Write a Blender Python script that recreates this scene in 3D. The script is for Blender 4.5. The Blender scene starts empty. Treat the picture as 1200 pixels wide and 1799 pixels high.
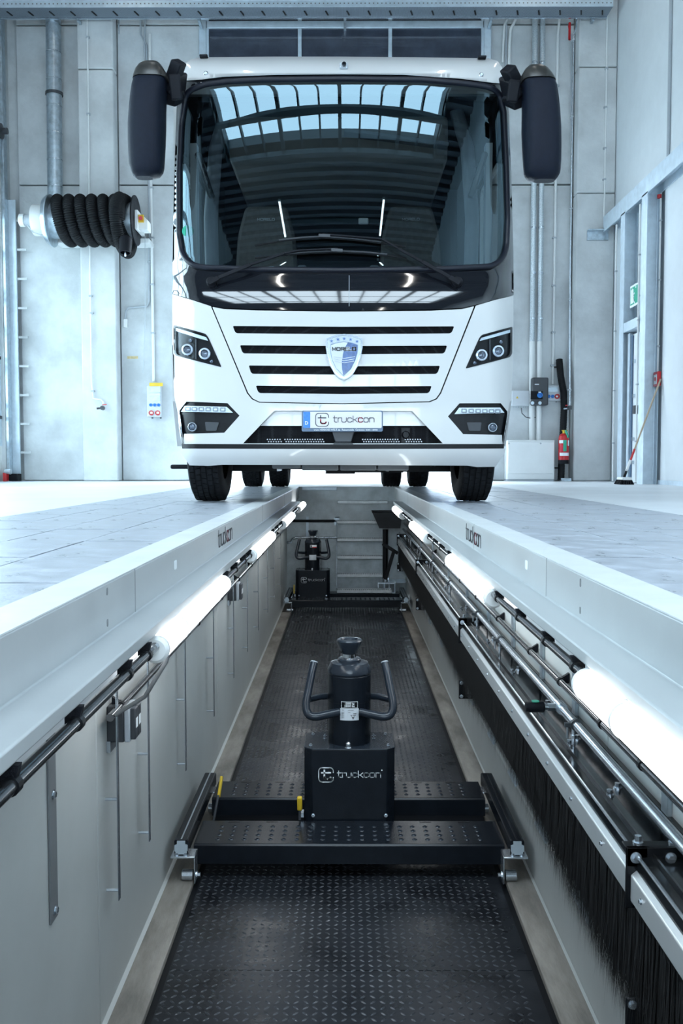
import bpy, bmesh, math, random
import numpy as np
from mathutils import Vector, Matrix, Quaternion
from mathutils.geometry import delaunay_2d_cdt
random.seed(7)
SC = bpy.context.scene
COL = SC.collection
# ------------------------------------------------------------------ camera
FPX = 1600.0                    # focal length in pixels of the 1200 x 1799 frame
CAMZ = 0.29                     # the eye is 29 cm above the hall floor: the photographer stands in the pit
PITCH = math.atan(85.5 / FPX)
YAW = math.atan(6.0 / FPX)
cam = bpy.data.objects.new('camera', bpy.data.cameras.new('camera'))
COL.objects.link(cam)
cam.data.sensor_fit = 'VERTICAL'
cam.data.sensor_height = 36.0
cam.data.lens = FPX / 1799.0 * 36.0
cam.data.clip_start = 0.02
cam.data.clip_end = 300
cam.location = (0, 0, CAMZ)
cam.rotation_euler = (math.pi / 2 - PITCH, 0, YAW)
SC.camera = cam
# ------------------------------------------------------------------ sky and exposure
SC.view_settings.view_transform = 'Standard'
SC.view_settings.look = 'None'
SC.view_settings.exposure = 0.0
SC.view_settings.gamma = 1.0
SC.view_settings.use_curve_mapping = False
world = bpy.data.worlds.new('sky')
SC.world = world
world.use_nodes = True
wn = world.node_tree
wbg = wn.nodes['Background']
wbg.inputs[0].default_value = (0.70, 0.87, 1.0, 1)
wbg.inputs[1].default_value = 10.4
SC.cycles.max_bounces = 8
SC.cycles.diffuse_bounces = 5
SC.cycles.glossy_bounces = 4
SC.cycles.transparent_max_bounces = 10
SC.cycles.sample_clamp_indirect = 6.0
SC.cycles.caustics_reflective = False
SC.cycles.caustics_refractive = False

def portal(name, loc, sx, sy, rot):
    l = bpy.data.lights.new(name, 'AREA'); l.shape = 'RECTANGLE'; l.size = sx; l.size_y = sy
    l.cycles.is_portal = True
    o = bpy.data.objects.new(name, l); COL.objects.link(o); o.location = loc; o.rotation_euler = rot
    return o
# the hall: X -5.5..4.33, Y -9..15.1, height 9; the roof light is a hole to the sky
HX0, HX1, HY0, HY1, HZ = -5.5, 4.33, -9.0, 15.1, 9.0
SKY = (-4.4, 3.4, -3.5, 1.6)      # x0, x1, y0, y1 of the roof light
portal('daylight_roof', ((SKY[0] + SKY[1]) / 2, (SKY[2] + SKY[3]) / 2, HZ + 0.35), SKY[1] - SKY[0], SKY[3] - SKY[2], (0, 0, 0))
portal('daylight_gate', (0, HY1 + 0.25, 2.45), 4.5, 4.9, (-math.pi / 2, 0, 0))
portal('daylight_side_gate', (HX0 - 0.25, 7.0, 2.2), 9.6, 4.2, (0, -math.pi / 2, 0))
portal('daylight_front_gate', (0.0, HY0 - 0.25, 2.2), 8.0, 4.2, (math.pi / 2, 0, 0))

# ------------------------------------------------------------------ pixel -> place helpers
_R = cam.rotation_euler.to_matrix()
CR, CU, CF = _R @ Vector((1, 0, 0)), _R @ Vector((0, 1, 0)), _R @ Vector((0, 0, -1))
CO = Vector((0, 0, CAMZ))
def ray(px, py):
    return CF + CR * ((px - 600.0) / FPX) + CU * ((899.5 - py) / FPX)
def atY(px, py, Y):
    d = ray(px, py); return CO + d * (Y / d.y)
def atX(px, py, X):
    d = ray(px, py); return CO + d * (X / d.x)
def atZ(px, py, Z):
    d = ray(px, py); return CO + d * ((Z - CAMZ) / d.z)

# ------------------------------------------------------------------ materials
MATS = {}
def mat(name, col=(.5, .5, .5), rough=.5, metal=0.0, coat=0.0, spec=.5, vary=0.0, vscale=4.0, bump=0.0, bscale=60.0,
        emit=None, estr=1.0, col2=None, wave=None, stretch=None, rvary=0.0):
    if name in MATS: return MATS[name]
    m = bpy.data.materials.new(name); m.use_nodes = True
    nt = m.node_tree; N = nt.nodes; L = nt.links
    b = N['Principled BSDF']
    b.inputs['Base Color'].default_value = (*col, 1)
    b.inputs['Roughness'].default_value = rough
    b.inputs['Metallic'].default_value = metal
    b.inputs['Coat Weight'].default_value = coat
    b.inputs['Coat Roughness'].default_value = .04
    b.inputs['Specular IOR Level'].default_value = spec
    tc = N.new('ShaderNodeTexCoord')
    mp = N.new('ShaderNodeMapping'); L.new(tc.outputs['Object'], mp.inputs[0])
    if stretch: mp.inputs['Scale'].default_value = stretch
    nz = N.new('ShaderNodeTexNoise'); nz.inputs['Scale'].default_value = vscale; nz.inputs['Detail'].default_value = 6
    nz.inputs['Roughness'].default_value = .6
    L.new(mp.outputs[0], nz.inputs[0])
    cr = N.new('ShaderNodeValToRGB')
    c2 = col2 if col2 else tuple(max(0, c * (1 - vary)) for c in col)
    c1 = col if col2 else tuple(min(1, c * (1 + vary * .5)) for c in col)
    cr.color_ramp.elements[0].position = .35; cr.color_ramp.elements[0].color = (*c2, 1)
    cr.color_ramp.elements[1].position = .65; cr.color_ramp.elements[1].color = (*c1, 1)
    L.new(nz.outputs[0], cr.inputs[0]); L.new(cr.outputs[0], b.inputs['Base Color'])
    if rvary:
        mr = N.new('ShaderNodeMapRange'); mr.inputs[1].default_value = .3; mr.inputs[2].default_value = .7
        mr.inputs[3].default_value = max(0, rough - rvary); mr.inputs[4].default_value = min(1, rough + rvary)
        L.new(nz.outputs[0], mr.inputs[0]); L.new(mr.outputs[0], b.inputs['Roughness'])
    if bump:
        n2 = N.new('ShaderNodeTexNoise'); n2.inputs['Scale'].default_value = bscale; n2.inputs['Detail'].default_value = 4
        L.new(mp.outputs[0], n2.inputs[0])
        bp = N.new('ShaderNodeBump'); bp.inputs['Strength'].default_value = bump; bp.inputs['Distance'].default_value = .01
        L.new(n2.outputs[0], bp.inputs['Height']); L.new(bp.outputs[0], b.inputs['Normal'])
    if wave:
        wv = N.new('ShaderNodeTexWave'); wv.bands_direction = wave[0]; wv.inputs['Scale'].default_value = wave[1]
        L.new(tc.outputs['Object'], wv.inputs[0])
        bp = N.new('ShaderNodeBump'); bp.inputs['Strength'].default_value = wave[2]; bp.inputs['Distance'].default_value = .004
        L.new(wv.outputs['Fac'], bp.inputs['Height']); L.new(bp.outputs[0], b.inputs['Normal'])
    if emit:
        b.inputs['Emission Color'].default_value = (*emit, 1); b.inputs['Emission Strength'].default_value = estr
    MATS[name] = m
    return m

def glass_mat(name, tint, ior=1.5, gain=1.6, rough=0.0, refl=(.82, .94, 1.0)):
    m = bpy.data.materials.new(name); m.use_nodes = True
    nt = m.node_tree; N = nt.nodes; L = nt.links
    N.remove(N['Principled BSDF'])
    tr = N.new('ShaderNodeBsdfTransparent'); tr.inputs[0].default_value = (*tint, 1)
    gl = N.new('ShaderNodeBsdfGlossy'); gl.inputs['Roughness'].default_value = rough; gl.inputs[0].default_value = (*refl, 1)
    fr = N.new('ShaderNodeLayerWeight'); fr.inputs[0].default_value = .5
    pw = N.new('ShaderNodeMath'); pw.operation = 'POWER'; pw.inputs[1].default_value = 5.0
    ad = N.new('ShaderNodeMath'); ad.operation = 'MULTIPLY_ADD'; f0 = ((ior - 1) / (ior + 1)) ** 2; ad.inputs[1].default_value = 1 - f0; ad.inputs[2].default_value = f0
    mu = N.new('ShaderNodeMath'); mu.operation = 'MULTIPLY'; mu.use_clamp = True; mu.inputs[1].default_value = gain
    mx = N.new('ShaderNodeMixShader')
    L.new(fr.outputs['Facing'], pw.inputs[0]); L.new(pw.outputs[0], ad.inputs[0]); L.new(ad.outputs[0], mu.inputs[0]); L.new(mu.outputs[0], mx.inputs[0])
    L.new(tr.outputs[0], mx.inputs[1]); L.new(gl.outputs[0], mx.inputs[2])
    L.new(mx.outputs[0], N['Material Output'].inputs[0])
    MATS[name] = m
    return m

def mesh_mat(name, col, hole, scale, rough=.4):
    """black punched / honeycomb sheet: voronoi cells"""
    m = mat(name, col, rough, spec=.5 if col[0] > .1 else .08); nt = m.node_tree; N = nt.nodes; L = nt.links; b = N['Principled BSDF']
    tc = N.new('ShaderNodeTexCoord'); vo = N.new('ShaderNodeTexVoronoi'); vo.feature = 'DISTANCE_TO_EDGE'
    vo.inputs['Scale'].default_value = scale; vo.inputs['Randomness'].default_value = 0.15
    L.new(tc.outputs['Object'], vo.inputs['Vector'])
    cr = N.new('ShaderNodeValToRGB'); cr.color_ramp.elements[0].position = .06; cr.color_ramp.elements[1].position = .12
    cr.color_ramp.elements[0].color = (*col, 1); cr.color_ramp.elements[1].color = (*hole, 1)
    L.new(vo.outputs['Distance'], cr.inputs[0]); L.new(cr.outputs[0], b.inputs['Base Color'])
    return m

mat('concrete', (.60, .63, .645), .85, vary=.22, vscale=1.3, bump=.25, bscale=25)
mat('concrete_column', (.64, .665, .675), .85, vary=.15, vscale=1.7, bump=.25, bscale=22)
mat('floor', (.78, .81, .84), .42, vary=.10, vscale=1.1, rvary=.12, bump=.04, bscale=14)
mat('tile', (.45, .475, .53), .38, vary=.3, vscale=9, bump=.12, bscale=70, rvary=.15)
mat('ground', (.62, .63, .62), .9, vary=.15, vscale=.5)
mat('white_panel', (.72, .77, .80), .45, vary=.03, wave=('Y', 22, .55))
mat('white_panel_fine', (.70, .75, .78), .5, vary=.03, wave=('Y', 40, .2))
mat('galv', (.50, .58, .64), .38, metal=.75, vary=.22, vscale=14, rvary=.1)
mat('galv_light', (.62, .72, .80), .42, metal=.35, vary=.10, vscale=8, rvary=.08)
mat('step_zinc', (.78, .82, .84), .4, metal=.1, vary=.12, vscale=20)
mat('pit_paint', (.45, .475, .485), .36, vary=.08, vscale=3, bump=.03, bscale=18, rvary=.08)
mat('flange_paint', (.72, .74, .75), .4, vary=.06, vscale=6)
mat('pit_wall', (.55, .57, .56), .48, vary=.10, vscale=1.6, bump=.08, bscale=12, rvary=.1)
mat('end_steel', (.50, .55, .57), .45, metal=.25, vary=.3, vscale=5, bump=.1, bscale=90, rvary=.15)
mat('curb', (.30, .275, .245), .8, vary=.42, vscale=3.5, bump=.25, bscale=40, stretch=(2.2, .6, 1))
mat('checker', (.021, .024, .030), .31, metal=.2, spec=.3, vary=.5, vscale=3.2, rvary=.16, bump=.05, bscale=60)
mat('checker_lug', (.075, .083, .095), .28, metal=.5, vary=.35, vscale=5)
mat('anthracite', (.008, .011, .016), .27, spec=.24, vary=.15, vscale=18, bump=.05, bscale=220)
mat('anthracite_tube', (.020, .027, .038), .24, coat=.12, spec=.35, vary=.1, bump=.03, bscale=180)
mat('black_steel', (.007, .008, .010), .36, spec=.2, vary=.2)
mat('black_gloss', (.006, .007, .010), .06, coat=1.0, vary=.1)
mat('lamp_black', (.006, .0065, .009), .3, spec=.25, vary=.3, vscale=40)
mat('black_plastic', (.008, .009, .013), .5, spec=.16, vary=.15, bump=.25, bscale=420)
mat('mirror_plastic', (.007, .010, .020), .42, spec=.16, vary=.12, vscale=30, bump=.3, bscale=500)
mat('mirror_cap', (.035, .034, .032), .28, vary=.3, vscale=9)
mat('rubber', (.012, .013, .015), .75, spec=.15, vary=.25, vscale=20, bump=.2, bscale=150)
mat('seal', (.007, .009, .017), .34, spec=.3, vary=.1)
mat('white_paint', (.62, .62, .615), .22, coat=.8, vary=.01)
mat('white_plastic', (.78, .80, .80), .45, vary=.03)
mat('chrome', (.75, .78, .82), .10, metal=1.0, vary=.05)
mat('zinc', (.62, .68, .74), .26, metal=.9, vary=.12, vscale=30)
mat('alu', (.66, .68, .69), .38, metal=.45, vary=.06, stretch=(1, .1, 1))
mat('dark_chrome', (.14, .145, .155), .16, metal=.85, vary=.25, vscale=20)
mat('trough', (.035, .040, .046), .12, metal=.65, vary=.25, vscale=4, rvary=.06)
mat('led_off', (.72, .80, .86), .18, vary=.1, vscale=90)
mat('led_cell', (.30, .35, .40), .25, vary=.4, vscale=120)
mat('lamp_ring', (.72, .80, .90), .15, metal=.4)
mat('lamp_core', (.16, .19, .24), .12, metal=.5, vary=.7, vscale=120)
mat('tube_light', (.9, .9, .9), .4, emit=(.95, .98, 1.0), estr=8.0)
mat('strip_glow', (.9, .9, .9), .4, emit=(1.0, .97, .90), estr=25.0)
mat('tube_cap', (.82, .83, .82), .4)
mat('red', (.55, .02, .025), .35, vary=.1)
mat('red_dark', (.22, .02, .04), .5)
mat('red_text', (.60, .03, .06), .5)
mat('yellow', (.75, .50, .03), .4, vary=.1)
mat('ochre', (.62, .50, .27), .9, vary=.2, vscale=20)
mat('blue', (.02, .20, .60), .4, vary=.1)
mat('plate_blue', (.03, .22, .72), .4, vary=.15, vscale=60)
mat('badge_blue', (.07, .14, .34), .25, coat=.6, vary=.3, vscale=30)
mat('badge_silver', (.42, .48, .57), .25, metal=.35, vary=.08)
mat('frame_blue', (.10, .16, .25), .4)
mat('green', (.02, .38, .24), .45)
mat('plate_white', (.74, .72, .75), .5)
mat('print_grey', (.10, .10, .11), .6)
mat('print_white', (.82, .86, .88), .5)
mat('grey_plastic', (.42, .46, .50), .45, vary=.05)
mat('funnel_steel', (.05, .053, .058), .38, vary=.2)
mat('dark_grey', (.045, .050, .058), .42, vary=.1)
mat('skirt_grey', (.20, .21, .22), .6, vary=.15)
mat('wood', (.50, .40, .29), .6, vary=.2, vscale=20, stretch=(3, 3, .3))
mat('seat', (.20, .19, .18), .8, vary=.2, vscale=25, bump=.2, bscale=200)
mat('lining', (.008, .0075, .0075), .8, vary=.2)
mat('bed', (.30, .285, .27), .7, vary=.1)
mat('trim_grey', (.30, .33, .36), .6, vary=.1)
mat('roof_deck', (.11, .12, .14), .6, vary=.08)
mat('ceiling_frame', (.03, .05, .06), .5)
mat('hose', (.008, .009, .011), .5, spec=.18, vary=.2, vscale=40)
mat('insulation', (.62, .68, .72), .32, metal=.6, vary=.25, vscale=60, bump=.5, bscale=70)
mat('outside_blue', (.05, .22, .55), .6)
mat('outside_orange', (.65, .22, .05), .6)
mat('bristle', (.010, .010, .011), .55, vary=.3, vscale=30)
mat('door_dark', (.05, .06, .085), .12, coat=.6, vary=.25, vscale=3, wave=('Z', 7, .05))
mat('sticker', (.62, .66, .70), .4, vary=.04)
mat('steel_rubber', (.05, .06, .07), .5)
mesh_mat('grille_mesh', (.016, .017, .020), (.002, .002, .003), 150, .6)
mesh_mat('punched', (.28, .33, .38), (.10, .12, .15), 60, .5)
GLASS = glass_mat('windscreen_glass', (.30, .335, .345), 1.5, 2.1, 0.0, (.60, .86, 1.0))
GLASS2 = glass_mat('window_glass', (.86, .90, .90), 1.45, 1.2)
LENS = glass_mat('lens_glass', (.92, .94, .96), 1.4, .12)

# ------------------------------------------------------------------ mesh building
def frame(d):
    d = Vector(d).normalized()
    a = Vector((0, 0, 1)) if abs(d.z) < .9 else Vector((1, 0, 0))
    u = a.cross(d).normalized(); v = d.cross(u)
    return u, v
class MB:
    def __init__(s): s.v = []; s.f = []
    def add(s, vs, fs):
        k = len(s.v); s.v += [tuple(p) for p in vs]; s.f += [tuple(i + k for i in f) for f in fs]; return s
    def box(s, x0, x1, y0, y1, z0, z1):
        x0, x1 = min(x0, x1), max(x0, x1); y0, y1 = min(y0, y1), max(y0, y1); z0, z1 = min(z0, z1), max(z0, z1)
        return s.add([(x0, y0, z0), (x1, y0, z0), (x1, y1, z0), (x0, y1, z0), (x0, y0, z1), (x1, y0, z1), (x1, y1, z1), (x0, y1, z1)],
                     [(0, 3, 2, 1), (4, 5, 6, 7), (0, 1, 5, 4), (1, 2, 6, 5), (2, 3, 7, 6), (3, 0, 4, 7)])
    def bar(s, p0, p1, w, h, up=(0, 0, 1)):
        p0, p1 = Vector(p0), Vector(p1); d = (p1 - p0).normalized(); u = Vector(up).cross(d)
        if u.length < 1e-4: u = Vector((1, 0, 0))
        u.normalize(); v = d.cross(u)
        c = [p + u * a * w / 2 + v * b * h / 2 for p in (p0, p1) for a, b in ((-1, -1), (1, -1), (1, 1), (-1, 1))]
        return s.add(c, [(0, 1, 2, 3), (7, 6, 5, 4), (0, 4, 5, 1), (1, 5, 6, 2), (2, 6, 7, 3), (3, 7, 4, 0)])
    def cyl(s, p0, p1, r, n=16, r2=None, cap=True):
        p0, p1 = Vector(p0), Vector(p1); r2 = r if r2 is None else r2; u, v = frame(p1 - p0)
        vs = []
        for p, q in ((p0, r), (p1, r2)):
            for i in range(n):
                a = 2 * math.pi * i / n; vs.append(p + u * math.cos(a) * q + v * math.sin(a) * q)
        fs = [(i, (i + 1) % n, n + (i + 1) % n, n + i) for i in range(n)]
        if cap: fs += [tuple(range(n - 1, -1, -1)), tuple(range(n, 2 * n))]
        return s.add(vs, fs)
    def tube(s, pts, r, n=10, cap=True, closed=False, radii=None):
        pts = [Vector(p) for p in pts]; m = len(pts); vs = []
        u = None
        for i, p in enumerate(pts):
            if closed: d = pts[(i + 1) % m] - pts[i - 1]
            else: d = pts[min(i + 1, m - 1)] - pts[max(i - 1, 0)]
            d.normalize()
            if u is None: u, v = frame(d)
            else:
                u = u - d * u.dot(d)
                if u.length < 1e-6: u, v = frame(d)
                u.normalize(); v = d.cross(u)
            rr = radii[i] if radii else r
            for k in range(n):
                a = 2 * math.pi * k / n; vs.append(p + u * math.cos(a) * rr + v * math.sin(a) * rr)
        fs = []
        for i in range(m if closed else m - 1):
            j = (i + 1) % m
            for k in range(n):
                fs.append((i * n + k, i * n + (k + 1) % n, j * n + (k + 1) % n, j * n + k))
        if cap and not closed: fs += [tuple(range(n - 1, -1, -1)), tuple(range((m - 1) * n, m * n))]
        return s.add(vs, fs)
    def lathe(s, prof, o, axis=(0, 0, 1), n=32, cap=True):
        """prof: list of (r, h) along axis from o"""
        o = Vector(o); ax = Vector(axis).normalized(); u, v = frame(ax); vs = []
        for r, h in prof:
            for i in range(n):
                a = 2 * math.pi * i / n; vs.append(o + ax * h + u * math.cos(a) * r + v * math.sin(a) * r)
        fs = []
        for j in range(len(prof) - 1):
            for i in range(n):
                fs.append((j * n + i, j * n + (i + 1) % n, (j + 1) * n + (i + 1) % n, (j + 1) * n + i))
        if cap: fs += [tuple(range(n - 1, -1, -1)), tuple(range((len(prof) - 1) * n, len(prof) * n))]
        return s.add(vs, fs)
    def prism(s, poly, a, b, ax='Y'):
        """poly in the plane across axis; ax Y: (x,z), ax X: (y,z), ax Z: (x,y)"""
        n = len(poly)
        def P(q, t): return {'Y': (q[0], t, q[1]), 'X': (t, q[0], q[1]), 'Z': (q[0], q[1], t)}[ax]
        vs = [P(q, a) for q in poly] + [P(q, b) for q in poly]
        return s.add(vs, [tuple(range(n)), tuple(range(2 * n - 1, n - 1, -1))] + [(i, n + i, n + (i + 1) % n, (i + 1) % n) for i in range(n)])
    def strokes(s, lines, o, ux, uy, sc, w, t=.0015):
        """flat lettering: ribbons of width w, raised by t"""
        ux, uy = Vector(ux).normalized(), Vector(uy).normalized(); nn = ux.cross(uy); o = Vector(o)
        for ln in lines:
            for a, b in zip(ln[:-1], ln[1:]):
                A = o + ux * a[0] * sc + uy * a[1] * sc; B = o + ux * b[0] * sc + uy * b[1] * sc
                d = (B - A)
                if d.length < 1e-7: continue
                d.normalize(); q = nn.cross(d) * w / 2; e = d * w * .45
                c = [A - e - q, B + e - q, B + e + q, A - e + q]
                s.add(c + [p + nn * t for p in c], [(0, 3, 2, 1), (4, 5, 6, 7), (0, 1, 5, 4), (1, 2, 6, 5), (2, 3, 7, 6), (3, 0, 4, 7)])
        return s
    def mesh(s, name):
        me = bpy.data.meshes.new(name); me.from_pydata(s.v, [], s.f); me.update(); return me
    def build(s, name, m, parent=None, smooth=0, bevel=0, seg=2, o=None):
        if o is not None:
            O = Vector(o); s.v = [tuple(Vector(p) - O) for p in s.v]
        me = s.mesh(name)
        ob = link(name, me, m, parent)
        if o is not None: ob.location = O if parent is None else O - wloc(parent)
        elif parent is not None: ob.location = -wloc(parent)
        finish(ob, smooth, bevel, seg)
        return ob
def wloc(o):
    v = Vector(o.location)
    while o.parent: o = o.parent; v += o.location
    return v
def finish(ob, smooth=0, bevel=0, seg=2):
    me = ob.data
    if smooth:
        me.polygons.foreach_set('use_smooth', [True] * len(me.polygons))
        me.set_sharp_from_angle(angle=math.radians(smooth))
    if bevel:
        b = ob.modifiers.new('bevel', 'BEVEL'); b.width = bevel; b.segments = seg; b.limit_method = 'ANGLE'; b.angle_limit = math.radians(40)
        if not smooth:
            me.polygons.foreach_set('use_smooth', [True] * len(me.polygons)); me.set_sharp_from_angle(angle=math.radians(38))
def link(name, me, m, parent=None):
    if m is not None:
        me.materials.clear(); me.materials.append(MATS[m] if isinstance(m, str) else m)
    ob = bpy.data.objects.new(name, me); COL.objects.link(ob)
    if parent is not None: ob.parent = parent
    return ob
def thing(name, label, cat, loc=(0, 0, 0), group=None):
    o = bpy.data.objects.new(name, None); COL.objects.link(o); o.location = loc; o.empty_display_size = .1
    return tag(o, label, cat, group)
def tag(o, label, cat, group=None):
    o['label'] = label; o['category'] = cat
    if group: o['group'] = group
    return o
def struct(o, label=None):
    o['kind'] = 'structure'
    if label: o['label'] = label
    return o
def copy_tree(o, parent=None):
    c = o.copy(); COL.objects.link(c)
    c.parent = parent
    for ch in list(o.children): copy_tree(ch, c)
    return c
def text_mesh(txt, size, bold=0.0):
    cu = bpy.data.curves.new('t', 'FONT'); cu.body = txt; cu.size = size; cu.extrude = .0006; cu.offset = bold
    cu.align_x = 'CENTER'; cu.align_y = 'CENTER'; cu.resolution_u = 3
    ob = bpy.data.objects.new('t', cu); COL.objects.link(ob)
    dg = bpy.context.evaluated_depsgraph_get()
    me = bpy.data.meshes.new_from_object(ob.evaluated_get(dg))
    bpy.data.objects.remove(ob); bpy.data.curves.remove(cu)
    return me
def text(name, txt, size, o, ux, uy, m, parent, bold=0.0):
    me = text_mesh(txt, size, bold)
    ux, uy = Vector(ux).normalized(), Vector(uy).normalized(); nn = ux.cross(uy); o = Vector(o) - (wloc(parent) if parent else Vector())
    me.transform(Matrix((( ux.x, uy.x, nn.x, o.x), (ux.y, uy.y, nn.y, o.y), (ux.z, uy.z, nn.z, o.z), (0, 0, 0, 1))))
    return link(name, me, m, parent)

def arc(cx, cy, r, a0, a1, n=5, ry=None):
    ry = r if ry is None else ry
    return [(cx + r * math.cos(math.radians(a0 + (a1 - a0) * i / n)), cy + ry * math.sin(math.radians(a0 + (a1 - a0) * i / n))) for i in range(n + 1)]
# stroke alphabet, x-height 1
def _o(w=1.05): return arc(w - .3, .7, .3, 0, 90) + arc(.3, .7, .3, 90, 180) + arc(.3, .3, .3, 180, 270) + arc(w - .3, .3, .3, 270, 360) + [(w, .7)]
def _c(w=1.0): return [(w, .78)] + arc(w - .3, .7, .3, 30, 90) + arc(.3, .7, .3, 90, 180) + arc(.3, .3, .3, 180, 270) + arc(w - .3, .3, .3, 270, 330) + [(w, .22)]
GLY = {
    't': ([[(.3, 1.42), (.3, .3)] + arc(.58, .28, .28, 180, 270) + [(.9, 0)], [(0, 1), (.9, 1)]], 1.15),
    'r': ([[(0, 0), (0, 1)], [(0, .65)] + arc(.32, .68, .32, 180, 90) + [(.7, 1)]], .88),
    'u': ([[(0, 1), (0, .3)] + arc(.3, .3, .3, 180, 270) + arc(.75, .3, .3, 270, 360) + [(1.05, 1)]], 1.38),
    'c': ([_c()], 1.28),
    'k': ([[(0, 0), (0, 1.42)], [(0, .52), (.38, .52), (.98, 1)], [(.38, .52), (1.02, 0)]], 1.25),
    'o': ([_o()], 1.36),
    'n': ([[(0, 0), (0, 1)], [(0, .7)] + arc(.3, .7, .3, 180, 90) + arc(.75, .7, .3, 90, 0) + [(1.05, 0)]], 1.3),
    'M': ([[(0, 0), (0, 1), (.55, .25), (1.1, 1), (1.1, 0)]], 1.5),
    'O': ([_o(1.15)], 1.5),
    'R': ([[(0, 0), (0, 1), (.8, 1)] + arc(.8, .72, .25, 90, -90) + [(0, .45)], [(.5, .45), (1.0, 0)]], 1.4),
    'E': ([[(1, 1), (0, 1), (0, 0), (1, 0)], [(0, .5), (.85, .5)]], 1.3),
    'L': ([[(0, 1), (0, 0), (.9, 0)]], 1.15),
}
def word(s, skip=None, only=None):
    x = 0; out = []
    for i, ch in enumerate(s):
        g, w = GLY[ch]
        if (only is None or i in only) and (skip is None or i not in skip):
            out += [[(a + x, b) for a, b in ln] for ln in g]
        x += w
    return out, x - .3
LOGO_FRAME = [[(1.72, 1.15)] + [(1.72, 1.3)] + arc(1.32, 1.32, .4, 0, 90) + arc(.4, 1.32, .4, 90, 180) + arc(.4, .4, .4, 180, 270) + arc(1.32, .4, .4, 270, 360) + [(1.72, .55)]]
LOGO_TOP = [[(.66, 1.4), (.66, 1.1)], [(.36, 1.12), (1.36, 1.12)]]
LOGO_HOOK = [[(.66, .86), (.66, .62)] + arc(.92, .62, .26, 180, 270) + arc(1.14, .62, .26, 270, 345)]

# ------------------------------------------------------------------ shaped panels from outlines
def inside(p, poly):
    x, y = p; c = False; n = len(poly); j = n - 1
    for i in range(n):
        xi, yi = poly[i]; xj, yj = poly[j]
        if (yi > y) != (yj > y) and x < (xj - xi) * (y - yi) / (yj - yi) + xi: c = not c
        j = i
    return c
def rounded(poly, r, k=4):
    out = []; n = len(poly)
    for i in range(n):
        p, a, b = Vector(poly[i]), Vector(poly[i - 1]), Vector(poly[(i + 1) % n])
        d1, d2 = a - p, b - p; q = min(r, d1.length * .45, d2.length * .45)
        s, e = p + d1.normalized() * q, p + d2.normalized() * q
        for t in range(k + 1):
            t /= k; out.append(tuple((1 - t) ** 2 * s + 2 * t * (1 - t) * p + t * t * e))
    return out
def resample(poly, step):
    out = []; n = len(poly)
    for i in range(n):
        a, b = Vector(poly[i]), Vector(poly[(i + 1) % n]); m = max(1, int((b - a).length / step))
        for t in range(m): out.append(tuple(a + (b - a) * (t / m)))
    return out
def fill(outer, holes, step):
    loops = [resample(l, step) for l in [outer] + holes]
    V2 = []; E = []; first = []
    for l in loops:
        k = len(V2); first.append((k, len(l))); V2 += [Vector(p) for p in l]; E += [(k + i, k + (i + 1) % len(l)) for i in range(len(l))]
    xs = [p[0] for p in loops[0]]; ys = [p[1] for p in loops[0]]
    x = min(xs) + step * .5
    while x < max(xs):
        y = min(ys) + step * .5
        while y < max(ys):
            p = (x, y)
            if inside(p, loops[0]) and not any(inside(p, h) for h in loops[1:]): V2.append(Vector(p))
            y += step
        x += step
    ov, oe, of, ovo, _, _ = delaunay_2d_cdt(V2, E, [], 0, 1e-5)
    idx = {}
    for i, o in enumerate(ovo):
        for q in o: idx[q] = i
    tris = []
    for f in of:
        c = sum((ov[i] for i in f), Vector((0, 0))) / len(f)
        if inside(c, loops[0]) and not any(inside(c, h) for h in loops[1:]): tris.append(tuple(f))
    lps = [[idx[k + i] for i in range(n)] for k, n in first]
    return [tuple(p) for p in ov], tris, lps
def shell(mb, outer, holes, fn, thick=0.0, step=12):
    """outline -> surface fn(x, y, off); walls of depth thick along every border; closed at the back only by what stands there"""
    v2, tris, lps = fill(outer, holes, step)
    k = len(mb.v)
    mb.add([fn(x, y, 0) for x, y in v2], [t for t in tris])
    if thick:
        for lp in lps:
            b = [fn(*v2[i], thick) for i in lp]; n = len(lp); k2 = len(mb.v)
            mb.v += [tuple(p) for p in b]
            for i in range(n):
                j = (i + 1) % n; mb.f.append((k + lp[i], k + lp[j], k2 + j, k2 + i))
    return mb
# ================================================================== THE SETTING
PX0 = 0.02                       # middle of the pit
PW, PLED, PLIP = 0.591, 0.50, 0.741   # half opening, half lip, half wall
ZL, ZLB, ZP = -0.117, -0.147, -1.38   # ledge, underside of lip, pit floor
PY0, PY1 = -3.2, 11.3
FW = 0.70                        # the bright steel flange beside the opening ends here
TW = 1.88                        # tiled lane ends here
# ---- hall floor: four slabs round the pit and the tiled lanes
b = MB()
for s in (-1, 1):
    xe = HX0 - .2 if s < 0 else HX1 + .2
    b.box(PX0 + s * TW, xe, HY0, HY1 + .3, -.25, 0)
    b.box(PX0 + s * (PW + .012), PX0 + s * TW, HY0, HY1, -.25, -.03)       # bed under the tiles
b.box(PX0 - TW, PX0 + TW, PY1 + .02, HY1 + .3, -.25, 0)
b.box(PX0 - TW, PX0 + TW, HY0, PY0 - .02, -.25, 0)
floor = struct(b.build('floor', 'floor'), 'pale polished concrete hall floor')
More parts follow.
